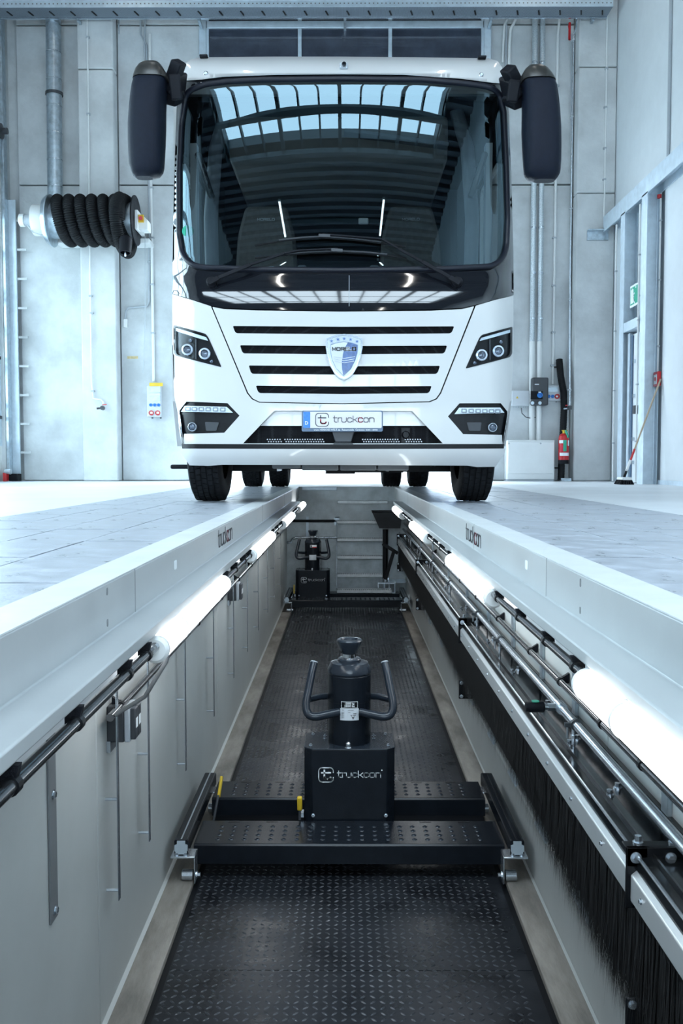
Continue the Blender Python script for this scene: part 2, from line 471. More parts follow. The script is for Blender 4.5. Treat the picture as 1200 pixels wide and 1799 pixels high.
# ---- tiles: 4 columns of 29 x 58 cm slabs each side
tm = MB().box(-.1445, .1445, -.2935, .2935, -.03, 0.0).mesh('floor_tile')
tm.materials.append(MATS['tile'])
nrow = int((PY1 - PY0) / .6) + 1
for s in (-1, 1):
    for c in range(4):
        for r in range(nrow):
            y = PY0 + .3 + r * .6
            if y < .9 or y > PY1 - .05: continue
            t = bpy.data.objects.new('floor_tile', tm); COL.objects.link(t); t.parent = floor
            t.location = (PX0 + s * (FW + .0 + .1475 + c * .295), y, random.uniform(-.0012, .0006))
b = MB()
for s in (-1, 1): b.box(PX0 + s * (FW + .003), PX0 + s * TW, PY0 - .02, .895, -.03, -.001)
b.build('tile_field', 'tile', floor)
# ---- steel edge profile of the pit, left and right
for i, s in enumerate((-1, 1)):
    prof = [(PW, .003), (FW, .003), (FW, -.02), (.80, -.02), (.80, ZLB), (PLED, ZLB), (PLED, ZL), (PW, ZL)]
    pts = [(PX0 + s * x, z) for x, z in prof]
    if s < 0: pts = pts[::-1]
    t = MB().prism(pts, PY0, 9.75, 'Y').prism([(PX0 + s * x, z) for x, z in [(PW, .003), (FW, .003), (FW, -.02), (.80, -.02), (.80, ZLB), (PW, ZLB)]], 9.751, PY1 + .05, 'Y').build('trim_%d' % (i + 1), 'pit_paint', None, bevel=.004)
    struct(t, 'white steel edge profile of the pit with stepped lip')
    MB().box(PX0 + s * (PW + .001), PX0 + s * FW, PY0, PY1 + .05, .003, .006).build('flange', 'flange_paint', t)
    # seams, slots and wear marks stamped in the profile
    for y in ((2.46, 6.3, 8.6) if s < 0 else (2.75, 4.3, 6.6, 8.9)):
        MB().box(PX0 + s * (PW - .0006), PX0 + s * (PW + .004), y, y + .003, ZL, .002).build('seam', 'skirt_grey', t)
    for y, z0, z1 in (((2.17, -.026, -.008), (2.17, -.102, -.084)) if s < 0 else ((2.35, -.03, -.008), (2.35, -.10, -.082))):
        MB().prism(rounded([(y - .006, z0), (y + .006, z0), (y + .006, z1), (y - .006, z1)], .005), PX0 + s * (PW - .001), PX0 + s * (PW + .003), 'X').build('slot_hole', 'skirt_grey', t)
    y = 3.05
    MB().prism(rounded([(y - .02, -.066), (y + .02, -.066), (y + .02, -.036), (y - .02, -.036)], .006), PX0 + s * (PW - .0015), PX0 + s * (PW + .003), 'X').build('sticker', 'print_white', t)
    w, wid = word('truckcon', skip=(5,)); w2, _ = word('truckcon', only=(5,))
    sc = .052; yc = 4.33; d = 1 if s < 0 else -1
    o = (PX0 + s * (PW - .0012), yc - d * wid * sc / 2 * 1.0, -.088)
    nrm = (0, d, 0)
    for wl, mm in ((w, 'print_grey'), (w2, 'red_dark')):
        MB().strokes(wl, o, (0, d, 0), (0, 0, 1), sc, .007).build('lettering', mm, t)
# ---- pit walls: panels with joints
def wall_panels(name, x0, x1, ys, z0, z1, m, label, out):
    r = struct(MB().box(x0 + out * .03, x1 + out * .12, ys[0], ys[-1], z0, z1).build(name, m), label)
    for a, c in zip(ys[:-1], ys[1:]):
        MB().box(x0, x0 + out * .032, a + .003, c - .003, z0, z1).build('panel', m, r, bevel=.004)
    return r
XL, XR = PX0 - PLIP, PX0 + PLIP
wall_panels('wall_pit_left', XL, XL, [PY0, .1, 2.6, 5.1, 7.6, 10.1, PY1], ZP, ZLB, 'pit_wall', 'grey white steel wall of the pit left', -1)
wall_panels('wall_pit_right', XR, XR, [PY0, .1, 2.6, 5.1, 7.6, 10.1, PY1], -.66, ZLB, 'pit_wall', 'grey white wall of the pit right above the brush', 1)
r = MB().box(XR - .005, XR + .14, PY0, PY1, ZP, -1.128).build('wall_pit_curb', 'pit_wall', None, bevel=.01)
struct(r, 'low pale kerb wall below the brush on the right')
# niche behind the brush
b = MB().box(XR + .55, XR + .6, PY0, PY1, ZP, ZLB).box(XR + .03, XR + .55, PY0, PY1, -.66, -.62).box(XR + .14, XR + .55, PY0, PY1, ZP, -1.20)
struct(b.build('wall_pit_niche', 'skirt_grey'), 'dark niche behind the brush')
struct(MB().box(PX0 - .8, PX0 + .8, PY1, PY1 + .12, ZP, -.004).build('wall_pit_end', 'end_steel'), 'dull galvanised steel wall at the far end of the pit')
struct(MB().box(PX0 - .8, PX0 + 1.2, PY0 - .1, PY0, ZP, -.004).build('wall_pit_front', 'pit_wall'), 'pit end behind the camera')
# ---- pit floor: concrete kerbs beside a sunk checker plate floor
PLX = .627
for i, s in enumerate((-1, 1)):
    t = MB().box(PX0 + s * PLX, PX0 + s * (PLIP + .16), PY0, PY1, ZP - .1, ZP).build('trim_%d' % (i + 3), 'curb', None, bevel=.004)
    struct(t, 'worn concrete track beside the checker plate floor')
    sk = MB().prism([(PX0 + s * (PLIP - (.005 if s > 0 else 0)), ZP), (PX0 + s * (PLIP - .012), ZP), (PX0 + s * (PLIP - (.005 if s > 0 else 0)), ZP + .008)], PY0, PY1, 'Y').build('fillet', 'pit_wall', t)
ZC = ZP - .018
pf = struct(MB().box(PX0 - PLX, PX0 + PLX, PY0, PY1, ZC - .1, ZC - .004).build('floor_pit', 'black_steel'), 'black checker plate floor of the pit')
ys = [PY0, 1.3, 2.95, 4.45, 5.95, 7.45, 8.95, PY1]
for a, c in zip(ys[:-1], ys[1:]):
    MB().box(PX0 - PLX + .022, PX0 + PLX - .022, a + .002, c - .002, ZC - .004, ZC).build('plate', 'checker', pf)
# raised lugs of the plate: one joined relief
lv = []; lf = []
def lug(x, y, ang, L=.0125, W=.0042, H=.0022):
    ca, sa = math.cos(ang), math.sin(ang); k = len(lv)
    for u, v, h in ((-L, 0, 0), (-L * .45, -W, 0), (L * .45, -W, 0), (L, 0, 0), (L * .45, W, 0), (-L * .45, W, 0), (-L * .4, 0, H), (L * .4, 0, H)):
        lv.append((x + u * ca - v * sa, y + u * sa + v * ca, ZC + h))
    lf.extend([(k, k + 1, k + 6), (k + 1, k + 2, k + 7, k + 6), (k + 2, k + 3, k + 7), (k + 3, k + 4, k + 7), (k + 4, k + 5, k + 6, k + 7), (k + 5, k, k + 6)])
P = .030
ny = int((PY1 - 1.9) / P); nx = int((2 * PLX - .06) / P)
for j in range(ny):
    for i in range(nx):
        lug(PX0 - PLX + .035 + i * P, 1.9 + j * P, math.radians(42 if (i + j) % 2 else -42))
me = bpy.data.meshes.new('raised_lugs'); me.from_pydata(lv, [], lf)
o = link('raised_lugs', me, 'checker_lug', pf); o['kind'] = 'stuff'
# ---- back wall with a gateway; concrete panels set proud of it
YB = HY1
GX0, GX1, GZ = -2.29, 2.29, 4.82
b = MB().box(HX0 - .2, GX0, YB + .10, YB + .3, 0, HZ).box(GX1, HX1 + .2, YB + .10, YB + .3, 0, HZ).box(GX0, GX1, YB + .10, YB + .3, GZ, HZ)
wb = struct(b.build('wall_back', 'concrete'), 'grey precast concrete back wall')
def wx(px): return atY(px, 500, YB).x
colL, colR = (wx(149), wx(211)), (wx(1004), HX1)
for x0, x1 in ((HX0 + .17, colL[0]), (colL[1], GX0), (GX1, colR[0])):
    for z0, z1 in ((0, 4.82), (4.82, 7.36), (7.36, HZ)):
        MB().box(x0 + .006, x1 - .006, YB, YB + .101, z0 + .012, z1 - .012).build('panel', 'concrete', wb, bevel=.01)
MB().box(GX0 + .006, GX1 - .006, YB + .02, YB + .101, 7.9, HZ - .01).build('panel', 'concrete', wb, bevel=.01)
for x0, x1, zs in ((*colL, (0, 6.56, HZ)), (*colR, (0, 4.61, 6.58, HZ))):
    for a, c in zip(zs[:-1], zs[1:]):
        MB().box(x0 + .004, x1 - .004, YB - .26, YB - .001, a + .006, c - .006).build('column_block', 'concrete_column', wb, bevel=.02)
# chalk marks sprayed on the concrete
for px, py, w in ((150, 603, 10), (233, 628, 19)):
    p = atY(px, py, YB - .0015)
    MB().box(p.x - w * .0047, p.x + w * .0047, p.y, p.y + .004, p.z - .022, p.z + .022).build('chalk_mark', 'ochre', wb)
# ---- right wall: ribbed white sandwich panels
wr = struct(MB().box(HX1 + .05, HX1 + .25, HY0, YB + .3, 0, HZ).build('wall_right', 'white_panel_fine'), 'white ribbed sandwich panel wall on the right')
ys = [HY0, -6.8, -4.6, -2.4, -.2, 2.0, 4.2, 6.4, 8.6, 10.4, 12.42, YB - .002]
for a, c in zip(ys[:-1], ys[1:]):
    MB().box(HX1, HX1 + .051, a + .008, c - .008, 4.1, HZ).build('upper_panel', 'white_panel_fine', wr, bevel=.006)
for a, c in ((HY0, 2.0), (2.0, 4.4), (4.4, 6.8), (6.8, 9.2), (9.2, 10.9), (10.9, 12.55), (12.95, 13.05), (13.75, YB - .002)):
    MB().box(HX1, HX1 + .051, a + .004, c - .004, .05, 4.1).build('lower_panel', 'white_panel', wr, bevel=.006)
MB().box(HX1, HX1 + .051, 13.054, 13.746, 2.3, 4.1).build('lower_panel', 'white_panel', wr, bevel=.006)
struct(MB().box(HX1 - .012, HX1 - .001, 13.9, YB - .26, 0, .06).box(HX1 - .012, HX1 - .001, HY0, 12.6, 0, .06).build('baseboard_right', 'galv_light'))
# ---- left wall with a glazed sectional gate
LY0, LY1, LZ = 2.2, 14.78, 4.3
b = MB().box(HX0 - .2, HX0, HY0, LY0, 0, HZ).box(HX0 - .2, HX0, LY1, YB + .1, 0, HZ).box(HX0 - .2, HX0, LY0, LY1, LZ, HZ)
struct(b.build('wall_left', 'concrete'), 'concrete wall at the left edge')
dl = struct(MB().box(HX0 - .12, HX0 - .06, LY0, LY1, 0, .62).build('door_1', 'white_plastic'), 'glazed sectional gate at the left edge')
nz = 6; hz = (LZ - .62) / nz
for k in range(nz + 1):
    z = .62 + k * hz
    MB().box(HX0 - .12, HX0 - .05, LY0, LY1, z - .05, z + .05).build('rail', 'galv_light', dl, bevel=.006)
for k in range(11):
    y = LY0 + .05 + k * (LY1 - LY0 - .1) / 10
    MB().box(HX0 - .11, HX0 - .055, y - .05, y + .05, .6, LZ).build('stile', 'galv_light', dl, bevel=.006)
for k in range(10):
    for q in range(nz):
        y = LY0 + .1 + k * (LY1 - LY0 - .1) / 10; z = .67 + q * hz
        MB().box(HX0 - .09, HX0 - .086, y, y + (LY1 - LY0 - .1) / 10 - .1, z, z + hz - .1).build('pane', GLASS2, dl)
for k, z in enumerate((1.0, 1.95, 2.9)):
    MB().box(HX0 - .05, HX0 - .01, LY1 - .28, LY1 - .1, z, z + .05).build('hinge', 'black_steel', dl)
# ---- gate behind the camera (daylight from the front)
b = MB().box(HX0 - .2, -4, HY0 - .2, HY0, 0, HZ).box(4, HX1 + .2, HY0 - .2, HY0, 0, HZ).box(-4, 4, HY0 - .2, HY0, 4.3, HZ)
struct(b.build('wall_front', 'concrete'))
df = struct(MB().box(-4, 4, HY0 - .12, HY0 - .06, 0, .7).build('door_2', 'white_plastic'))
for k in range(6):
    z = .7 + k * .72; MB().box(-4, 4, HY0 - .12, HY0 - .05, z - .04, z + .04).build('rail', 'galv_light', df)
for k in range(7):
    x = -4 + k * 8 / 6; MB().box(x - .05, x + .05, HY0 - .12, HY0 - .05, .6, 4.3).build('stile', 'galv_light', df)
# ---- roof: deck, beams, the roof light with its bars
b = MB()
b.box(HX0 - .2, SKY[0], HY0, YB + .3, HZ, HZ + .2).box(SKY[1], HX1 + .2, HY0, YB + .3, HZ, HZ + .2)
b.box(SKY[0], SKY[1], HY0, SKY[2], HZ, HZ + .2).box(SKY[0], SKY[1], SKY[3], YB + .3, HZ, HZ + .2)
ce = struct(b.build('ceiling', 'roof_deck'), 'grey trapezoidal roof deck')
for k in range(int((YB - HY0) / .33)):
    y = HY0 + .16 + k * .33
    if SKY[2] - .2 < y < SKY[3] + .2:
        MB().box(HX0, SKY[0], y - .07, y + .07, HZ - .09, HZ).box(SKY[1], HX1, y - .07, y + .07, HZ - .09, HZ).build('rib', 'roof_deck', ce)
    else: MB().box(HX0, HX1, y - .07, y + .07, HZ - .09, HZ).build('rib', 'roof_deck', ce)
sk = struct(MB().box(SKY[0] - .05, SKY[0], SKY[2], SKY[3], HZ - .1, HZ + .4).box(SKY[1], SKY[1] + .05, SKY[2], SKY[3], HZ - .1, HZ + .4)
            .box(SKY[0], SKY[1], SKY[2] - .05, SKY[2], HZ - .1, HZ + .4).box(SKY[0], SKY[1], SKY[3], SKY[3] + .05, HZ - .1, HZ + .4).build('window_1', 'ceiling_frame'), 'roof light')
nb = 11
for k in range(nb + 1):
    x = SKY[0] + k * (SKY[1] - SKY[0]) / nb; w = .06 if k % 3 == 0 else .03
    MB().box(x - w, x + w, SKY[2], SKY[3], HZ + .02, HZ + .14).build('glazing_bar', 'ceiling_frame', sk)
for y in (-.4,):
    MB().box(SKY[0], SKY[1], y - .04, y + .04, HZ + .04, HZ + .12).build('cross_bar', 'ceiling_frame', sk)
for y in (-2.25, -6.0):
    MB().box(HX0, HX1, y - .07, y + .07, HZ - .14, HZ - .09).build('roof_beam', 'ceiling_frame', ce)
# outside yard seen below the vehicle
struct(MB().box(-40, 40, YB + .3, 70, -.3, -.02).box(-60, HX0 - .2, -40, YB + .3, -.3, -.02).build('ground', 'ground'), 'sunlit yard outside the open gate')
c = MB().box(3.7, 6.5, 38, 41, -.02, 2.4).build('container', 'outside_blue', None, bevel=.05)
tag(c, 'blue container in the yard seen beneath the vehicle', 'container')
c = MB().box(7.2, 9.2, 38, 41, -.02, 2.4).build('container', 'outside_orange', None, bevel=.05)
tag(c, 'orange container in the yard seen beneath the vehicle', 'container')
# ---- raised sectional gate in the back wall
gate = struct(MB().box(GX0 - .06, GX0 + .06, YB - .10, YB - .002, 0, 8.4).box(GX1 - .06, GX1 + .06, YB - .10, YB - .002, 0, 8.4).build('door_3', 'galv_light', None, bevel=.01), 'raised sectional gate with dark glazing above the vehicle')
for z0, z1 in ((4.95, 5.75), (5.75, 6.5), (6.5, 7.33), (7.33, 8.3)):
    MB().box(GX0 + .07, GX1 - .07, YB - .085, YB - .01, z1 - .055, z1 + .055).build('rail', 'galv_light', gate, bevel=.008)
    xs = [GX0 + .07, wx(528), wx(684), GX1 - .07]
    for k in range(3):
        MB().box(xs[k] + .03, xs[k + 1] - .03, YB - .05, YB - .03, z0 + .05, z1 - .05).build('pane', 'door_dark', gate)
    for x in xs: MB().box(x - .03, x + .03, YB - .08, YB - .015, z0 + .05, z1 - .05).build('stile', 'galv_light', gate, bevel=.006)
# ---- steel frame on the right wall (trim pieces) and the personnel door
XI = HX1 - .20                                       # inner flange plane
def hbeam_z(name, y0, y1, z0, z1, label):            # upright H-section, web across the wall
    ym = (y0 + y1) / 2; b = MB()
    b.box(XI, XI + .012, y0, y1, z0, z1).box(HX1 - .014, HX1 - .002, y0, y1, z0, z1).box(XI + .012, HX1 - .014, ym - .006, ym + .006, z0, z1)
    return struct(b.build(name, 'galv_light'), label)
hbeam_z('trim_5', 12.66, 12.90, 0, 4.0, 'galvanised steel post beside the side door')
hbeam_z('trim_6', 13.66, 13.86, 0, 4.0, 'galvanised steel post on the far side of the side door')
b = MB().box(XI, XI + .014, HY0, YB - .30, 3.98, 4.22).box(XI + .014, HX1 - .002, HY0, YB - .30, 4.09, 4.105).box(HX1 - .016, HX1 - .002, HY0, YB - .3, 3.98, 4.22)
struct(b.build('trim_7', 'galv_light'), 'galvanised steel beam running along the right wall')
struct(MB().box(3.88, 4.22, YB - .285, YB - .262, 3.86, 4.02).box(3.88, 4.22, YB - .36, YB - .285, 4.0, 4.02).build('trim_8', 'galv'), 'steel angle bracket on the concrete column')
struct(MB().box(XI, HX1 - .002, 12.91, 13.65, 2.22, 2.36).build('trim_9', 'galv_light', None, bevel=.006), 'white lintel above the side door')
d4 = struct(MB().box(HX1 - .10, HX1 - .04, 13.06, 13.62, .01, 2.18).build('door_4', 'white_panel_fine', None, bevel=.006), 'narrow white side door')
MB().box(HX1 - .14, HX1 - .101, 13.52, 13.62, .0, 2.2).build('door_frame', 'galv_light', d4)
MB().box(HX1 - .122, HX1 - .10, 13.46, 13.505, .03, 2.16).build('seal', 'frame_blue', d4)
for z in (.28, .62, 1.25, 1.75): MB().box(HX1 - .125, HX1 - .10, 13.36, 13.42, z, z + .05).build('hinge', 'zinc', d4)
MB().box(HX1 - .18, HX1 - .10, 13.12, 13.22, 1.0, 1.12).build('door_handle', 'dark_grey', d4)

# strip lamps under the roof (they show as thin bright lines in the windscreen and the black bonnet)
for i, (x, y) in enumerate([(-2.6, -5.2), (1.6, -5.2), (-2.6, -7.6), (1.6, -7.6), (-1.5, 3.6), (1.5, 3.6), (-1.5, 6.6), (1.5, 6.6), (-3.6, 9.5), (3.2, 9.5), (-3.6, 12.5), (3.2, 12.5)]):
    t = thing('strip_lamp', 'thin white strip lamp under the roof, %s row, on the %s' % (('frontmost', 'second', 'third', 'fourth', 'fifth', 'rearmost')[i // 2], 'left' if x < 0 else 'right'), 'strip lamp', (x, y, HZ - .5), 'strip lamps under the roof')
    MB().box(x - .05, x + .05, y - .75, y + .75, HZ - .5, HZ - .45).build('housing', 'white_plastic', t)
    MB().box(x - .035, x + .035, y - .73, y + .73, HZ - .515, HZ - .5).build('diffuser', 'strip_glow', t)
    for d in (-.6, .6): MB().cyl((x, y + d, HZ - .45), (x, y + d, HZ - .05), .004, 6).build('wire', 'zinc', t)
# ================================================================== MOTORHOME
FY = 6.36
_vp = [(60, 1.2), (96, .74), (101, .58), (108, .47), (120, .40), (132, .355), (138, .335), (200, .305), (300, .255), (400, .205), (470, .170), (478, .162), (490, .125), (500, .100), (510, .080), (520, .062), (530, .050), (538, .042), (546, .036), (600, .02), (690, .0), (712, -.015), (740, -.02), (790, -.02), (806, .0), (822, .06), (840, .12), (900, .3)]
_g = np.interp(np.arange(60, 901), [a for a, _ in _vp], [c_ for _, c_ in _vp])
_k = np.exp(-.5 * (np.arange(-12, 13) / 5.0) ** 2); _k /= _k.sum()
_g = np.convolve(np.pad(_g, 12, mode='edge'), _k, mode='valid')
def vprof(py): return float(np.interp(py, np.arange(60, 901), _g))
def S(px, py):
    t = abs(px - 602.5) / 299.0
    k = .09 * t * t
    if t > .86: k += .22 * ((t - .86) / .14) ** 2.2
    return FY + k + vprof(py)
def V(px, py, off=0.0): return atY(px, py, S(px, py) + off)
def Vo(o): return lambda x, y, d=0: V(x, y, o + d)
def cx(Y): return -.014 - .0235 * (Y - 6.4)
mh = thing('motorhome', 'large white integrated motorhome with black windscreen surround parked over the pit', 'motorhome', (cx(10.5), 10.5, 0))
def panel(name, outer, m, off=0, thick=.03, holes=(), step=12, parent=mh, smooth=30, solid=False):
    b = MB(); shell(b, outer, list(holes), Vo(off), thick, step)
    return b.build(name, m, parent, smooth=smooth)
def mir(poly, c=602.5): return [(2 * c - x, y) for x, y in poly][::-1]
# ---- outlines in the photograph's frame, turned into surface points by V()
flap = [(373, 539), (393, 543), (450, 545.5), (602, 547.5), (757, 546), (812, 543), (833, 538), (773, 690), (766, 700), (754, 705), (602, 708.5), (456, 706), (444, 700), (436, 690)]
def slot(x0, x1, y0, y1, cut): return [(x0, y0), (602, y0 + 1.5), (x1, y0 + .7), (x1 - cut * .5, y1 - 3), (x1 - cut, y1 + .2), (602, y1 + 1.5), (x0 + cut, y1), (x0 + cut * .5, y1 - 3)]
slots = [slot(409, 798, 572.6, 585.6, 7), slot(421.7, 785.5, 606.5, 621, 7), slot(437, 773, 642, 656.8, 7), slot(449.5, 758.5, 677.5, 690.7, 7)]
hl_l = [(304.5, 570.5), (361.4, 586.4), (366.5, 593.5), (389.5, 645.2), (308.3, 624.8), (305.2, 620)]
hl_r = [(900.5, 573.6), (900, 621), (896, 627.5), (817.7, 647.8), (842, 593.5), (846.5, 588.3)]
fog_l = [(327.5, 705.5), (399.7, 708.3), (420.8, 730.2), (394, 760.3), (323.5, 762.2), (322, 775), (320, 775), (315.3, 729), (315.3, 721.3)]
fog_r = [(807.5, 708.5), (879.7, 708.3), (891.2, 722.6), (891.2, 729), (884.5, 776), (882.3, 776), (882, 764.1), (813.9, 762.8), (787, 731.5)]
intake = [(482, 721.5), (724, 722), (778, 779), (427, 779)]
fas = [(303, 517), (340, 528), (370.5, 538), (434, 691), (442.5, 701.5), (455.5, 707.5), (602, 710.2), (755, 706.7), (767.5, 701.5), (775, 691), (836, 537), (870, 527), (902, 519),
       (902, 600), (901, 650), (898.5, 690), (893, 720), (890, 752), (886, 780), (602, 780.5), (319, 780), (314.5, 752), (312, 722), (307, 700), (304.5, 660), (303, 600)]
body = panel('front_fascia', fas, 'white_paint', 0, .05, [rounded(hl_l, 3), rounded(hl_r, 3), fog_l, fog_r, intake], 11)
panel('bonnet_flap', rounded(flap, 2), 'white_paint', -.004, .05, [rounded(s, 2.5) for s in slots], 11)
panel('backing', [(306, 530), (372, 545), (602, 549), (834, 545), (899, 530), (896, 700), (885, 778), (320, 778), (308, 700)], 'black_steel', .06, 0, (), 26)
for s in slots:
    x = [p[0] for p in s]; y = [p[1] for p in s]
    panel('grille_mesh', [(min(x) - 3, min(y) - 3), (max(x) + 3, min(y) - 2), (max(x) + 3, max(y) + 3), (min(x) - 3, max(y) + 3)], 'grille_mesh', .034, 0, (), 14)
# small chamfer lips below every slot
# ---- lower intake
panel('intake_recess', [(482, 721.5), (724, 722), (752, 748), (458, 748)], 'white_paint', .035, .05, (), 11)
panel('intake_mesh', [(450, 742), (760, 742), (782, 782), (424, 782)], 'grille_mesh', .055, 0, (), 12)
lad = MB()
for k in range(62):
    x = 470 + k * 4.4
    if 568 < x < 634 or 492 < x < 497 or 700 < x < 712: continue
    for q in range(2):
        p = V(x + q * 2, 772 + q * 4, .050); lad.box(p.x - .0045, p.x + .0045, p.y - .002, p.y + .002, p.z - .0045, p.z + .0045)
lad.build('punched_strip', 'dark_chrome', mh)['kind'] = 'stuff'
p = V(602, 768, 0)
MB().add([V(x, y, o) for o in (-.012, .07) for x, y in ((583, 757), (623, 757), (617, 777), (589, 777))], [(0, 1, 2, 3), (4, 7, 6, 5), (0, 4, 5, 1), (1, 5, 6, 2), (2, 6, 7, 3), (3, 7, 4, 0)]).build('radar_cover', 'dark_grey', mh, bevel=.006)
MB().add([V(x, y, o) for o in (-.016, .05) for x, y in ((588, 777.5), (618, 777.5), (622, 782), (584, 782))], [(0, 1, 2, 3), (4, 7, 6, 5), (0, 4, 5, 1), (1, 5, 6, 2), (2, 6, 7, 3), (3, 7, 4, 0)]).build('radar_bracket', 'black_gloss', mh)
q = V(713, 764, .03); MB().lathe([(.020, -.02), (.028, 0), (.028, .02)], q, (0, 1, 0), 16).box(q.x - .03, q.x + .03, q.y + .02, q.y + .04, q.z - .06, q.z + .05).build('tow_eye', 'black_steel', mh, smooth=30)
# glossy black line above the lip, running up beside the lamps
panel('lower_trim', [(319, 780), (602, 780.8), (886, 780), (885, 788), (602, 789), (320, 788)], 'lamp_black', -.004, .04, (), 14)
panel('bumper_lip', [(316, 788), (602, 789), (888, 788), (886, 796), (871, 820), (838, 820.5), (820, 818), (602, 817), (390, 816.5), (366, 818.5), (333, 817.5), (319, 797)], 'white_paint', -.006, .16, (), 11)
for nm, pl in (('side_flash', [(313.5, 728), (316, 728), (322.5, 779), (319.5, 780)]), ('side_flash', [(891.5, 728), (893.6, 728), (885.6, 780), (883, 779)])):
    panel(nm, pl, 'black_gloss', -.006, .03, (), 8)
# ---- black surround, seal, glass
top = [(316, 142), (353, 140), (391, 135), (487, 131.5), (602, 130.5), (710, 131.5), (760, 135), (813, 139), (864, 145.5), (888, 147)]
sur = top + [(893, 180), (898, 300), (902, 440), (902.5, 518), (870, 526), (835, 536), (812, 541), (757, 544), (602, 546), (450, 543.5), (393, 541), (371, 537), (340, 527), (302.5, 516), (304, 400), (308, 250), (311, 170)]
gl = [(325, 172), (330, 163), (337, 157), (361, 148), (400, 143), (460, 140), (602, 138.5), (740, 140), (821, 147), (856, 152), (870, 158), (878, 166), (886, 197), (890, 300), (892, 383), (890, 430), (886, 448), (878, 460), (861, 468), (787, 472), (602, 475), (460, 473.5), (359, 470), (340, 466), (328, 457), (320, 444), (314.5, 410), (314.5, 300), (318, 220)]
panel('windscreen_surround', sur, 'black_gloss', 0, .03, [gl], 10)
ws = MB(); shell(ws, gl, [], Vo(.012), 0, 9); ws.build('windscreen', GLASS, mh, smooth=60)
g2 = resample(rounded(gl, 6, 3), 8)
MB().tube([V(x, y, -.006) for x, y in g2], .021, 10, closed=True).build('windscreen_seal', 'seal', mh, smooth=60)
# seam down the middle of the black bonnet, camera dome on the roof cap
MB().tube([V(613.5, y, -.001) for y in range(484, 544, 6)], .0018, 6).build('seam', 'grey_plastic', mh)
# ---- roof cap
cap = [(316, 141.5), (318, 126), (325, 112), (336, 104), (352, 100.5), (480, 99.5), (602, 99.5), (730, 100.5), (858, 102.5), (874, 107), (882, 118), (888, 146.5), (864, 145), (813, 138.5), (760, 134.5), (710, 131), (602, 130), (487, 131), (391, 134.5), (353, 139.5)]
rc = panel('roof_cap', cap, 'white_paint', -.02, .06, (), 8, smooth=50)
for x, y in ((362, 129.5), (845.5, 132)):
    q = V(x, y, -.02); MB().lathe([(.017, .01), (.017, -.006), (.012, -.012)], q, (0, 1, 0), 20).build('marker_lamp', 'chrome', mh, smooth=30)
    MB().lathe([(.010, -.010), (.010, -.016)], q, (0, 1, 0), 16).build('marker_lens', 'led_off', mh)
for x, y in ((359, 103), (846, 105)):
    q = V(x, y, 0); MB().box(q.x - .03, q.x + .03, q.y - .05, q.y + .03, q.z - .004, q.z + .012).build('roof_clip', 'black_plastic', mh, bevel=.004)
q = V(604, 118, -.02)
cm = MB().box(q.x - .030, q.x + .030, q.y - .03, q.y + .06, q.z - .024, q.z + .024).build('roof_camera', 'grey_plastic', mh, bevel=.008)
MB().lathe([(.016, 0), (.016, -.012), (.009, -.016)], (q.x + .002, q.y - .03, q.z + .006), (0, 1, 0), 16).build('camera_lens', 'black_gloss', cm)
for x in (-.022, .022): MB().cyl((q.x + x, q.y - .036, q.z - .014), (q.x + x, q.y - .029, q.z - .014), .005, 8).build('screw', 'zinc', cm)
# ---- body behind the front: sides with a cab window, roof, rear, floor pan
YS, YE = 6.74, 14.2
for s in (-1, 1):
    b = MB(); xo = lambda Y: cx(Y) + s * 1.255
    wy0, wy1, wz0, wz1 = 7.05, 7.95, 1.62, 2.62
    ed = [(302.5, 600), (302.5, 516), (304, 400), (308, 250), (311, 170), (316, 142)] if s < 0 else [(902, 600), (902.5, 516), (902, 440), (898, 300), (893, 180), (888, 147)]
    fr_ = [(V(x, y).y + .05, V(x, y).z) for x, y in ed]
    out = [(6.98, .42), (fr_[0][0] + .03, .75)] + fr_ + [(7.12, 3.16), (7.4, 3.2), (YE, 3.2), (YE, .42)]
    hole = rounded([(wy0 + .1, wz0), (wy1, wz0), (wy1, wz1), (wy0 + .1, wz1)], .08)
    shell(b, out, [hole], lambda y, z, o: (xo(y) - s * o, y, z), .045, .4)
    b.build('side_panel', 'white_paint', mh)
    v = [(xo(wy0) - .02 * s, wy0, wz0), (xo(wy1) - .02 * s, wy1, wz0), (xo(wy1) - .02 * s, wy1, wz1), (xo(wy0) - .02 * s, wy0, wz1)]
    MB().add(v, [(0, 1, 2, 3)]).build('cab_window', GLASS2, mh)
    MB().box(xo(7.2) - s * .05, xo(7.2) - s * .02, 8.1, YE - .3, 1.9, 2.5).build('living_window', 'door_dark', mh)
b = MB()
for y0, y1, z0, z1 in ((7.1, 7.5, 3.10, 3.22), (7.5, YE, 3.18, 3.32)):
    v = [(cx(y) + s * w, y, z) for y in (y0, y1) for s, w, z in ((-1, 1.255, z0), (1, 1.255, z0), (1, 1.12, z1), (-1, 1.12, z1))]
    b.add(v, [(0, 1, 2, 3), (7, 6, 5, 4), (0, 4, 5, 1), (1, 5, 6, 2), (2, 6, 7, 3), (3, 7, 4, 0)])
b.build('roof', 'white_paint', mh)
MB().box(cx(YE) - 1.25, cx(YE) + 1.25, YE - .05, YE, .42, 3.2).build('rear_panel', 'white_paint', mh)
b = MB().box(cx(7) - .72, cx(7) + .72, 6.62, 7.9, .42, .52).box(cx(11) - 1.2, cx(11) + 1.2, 7.9, 10.5, .44, .55).box(cx(12) - 1.2, cx(12) + 1.2, 12.0, YE - .05, .44, .55).box(cx(11) - .42, cx(11) + .42, 7.9, YE, .36, .5)
b.build('floor_pan', 'black_steel', mh)
b = MB().box(cx(7.3) - .93, cx(7.3) + .93, 7.05, 7.2, .36, .45)
for s in (-1, 1): b.box(cx(9) + s * .44, cx(9) + s * .52, 6.9, 13.6, .34, .58)
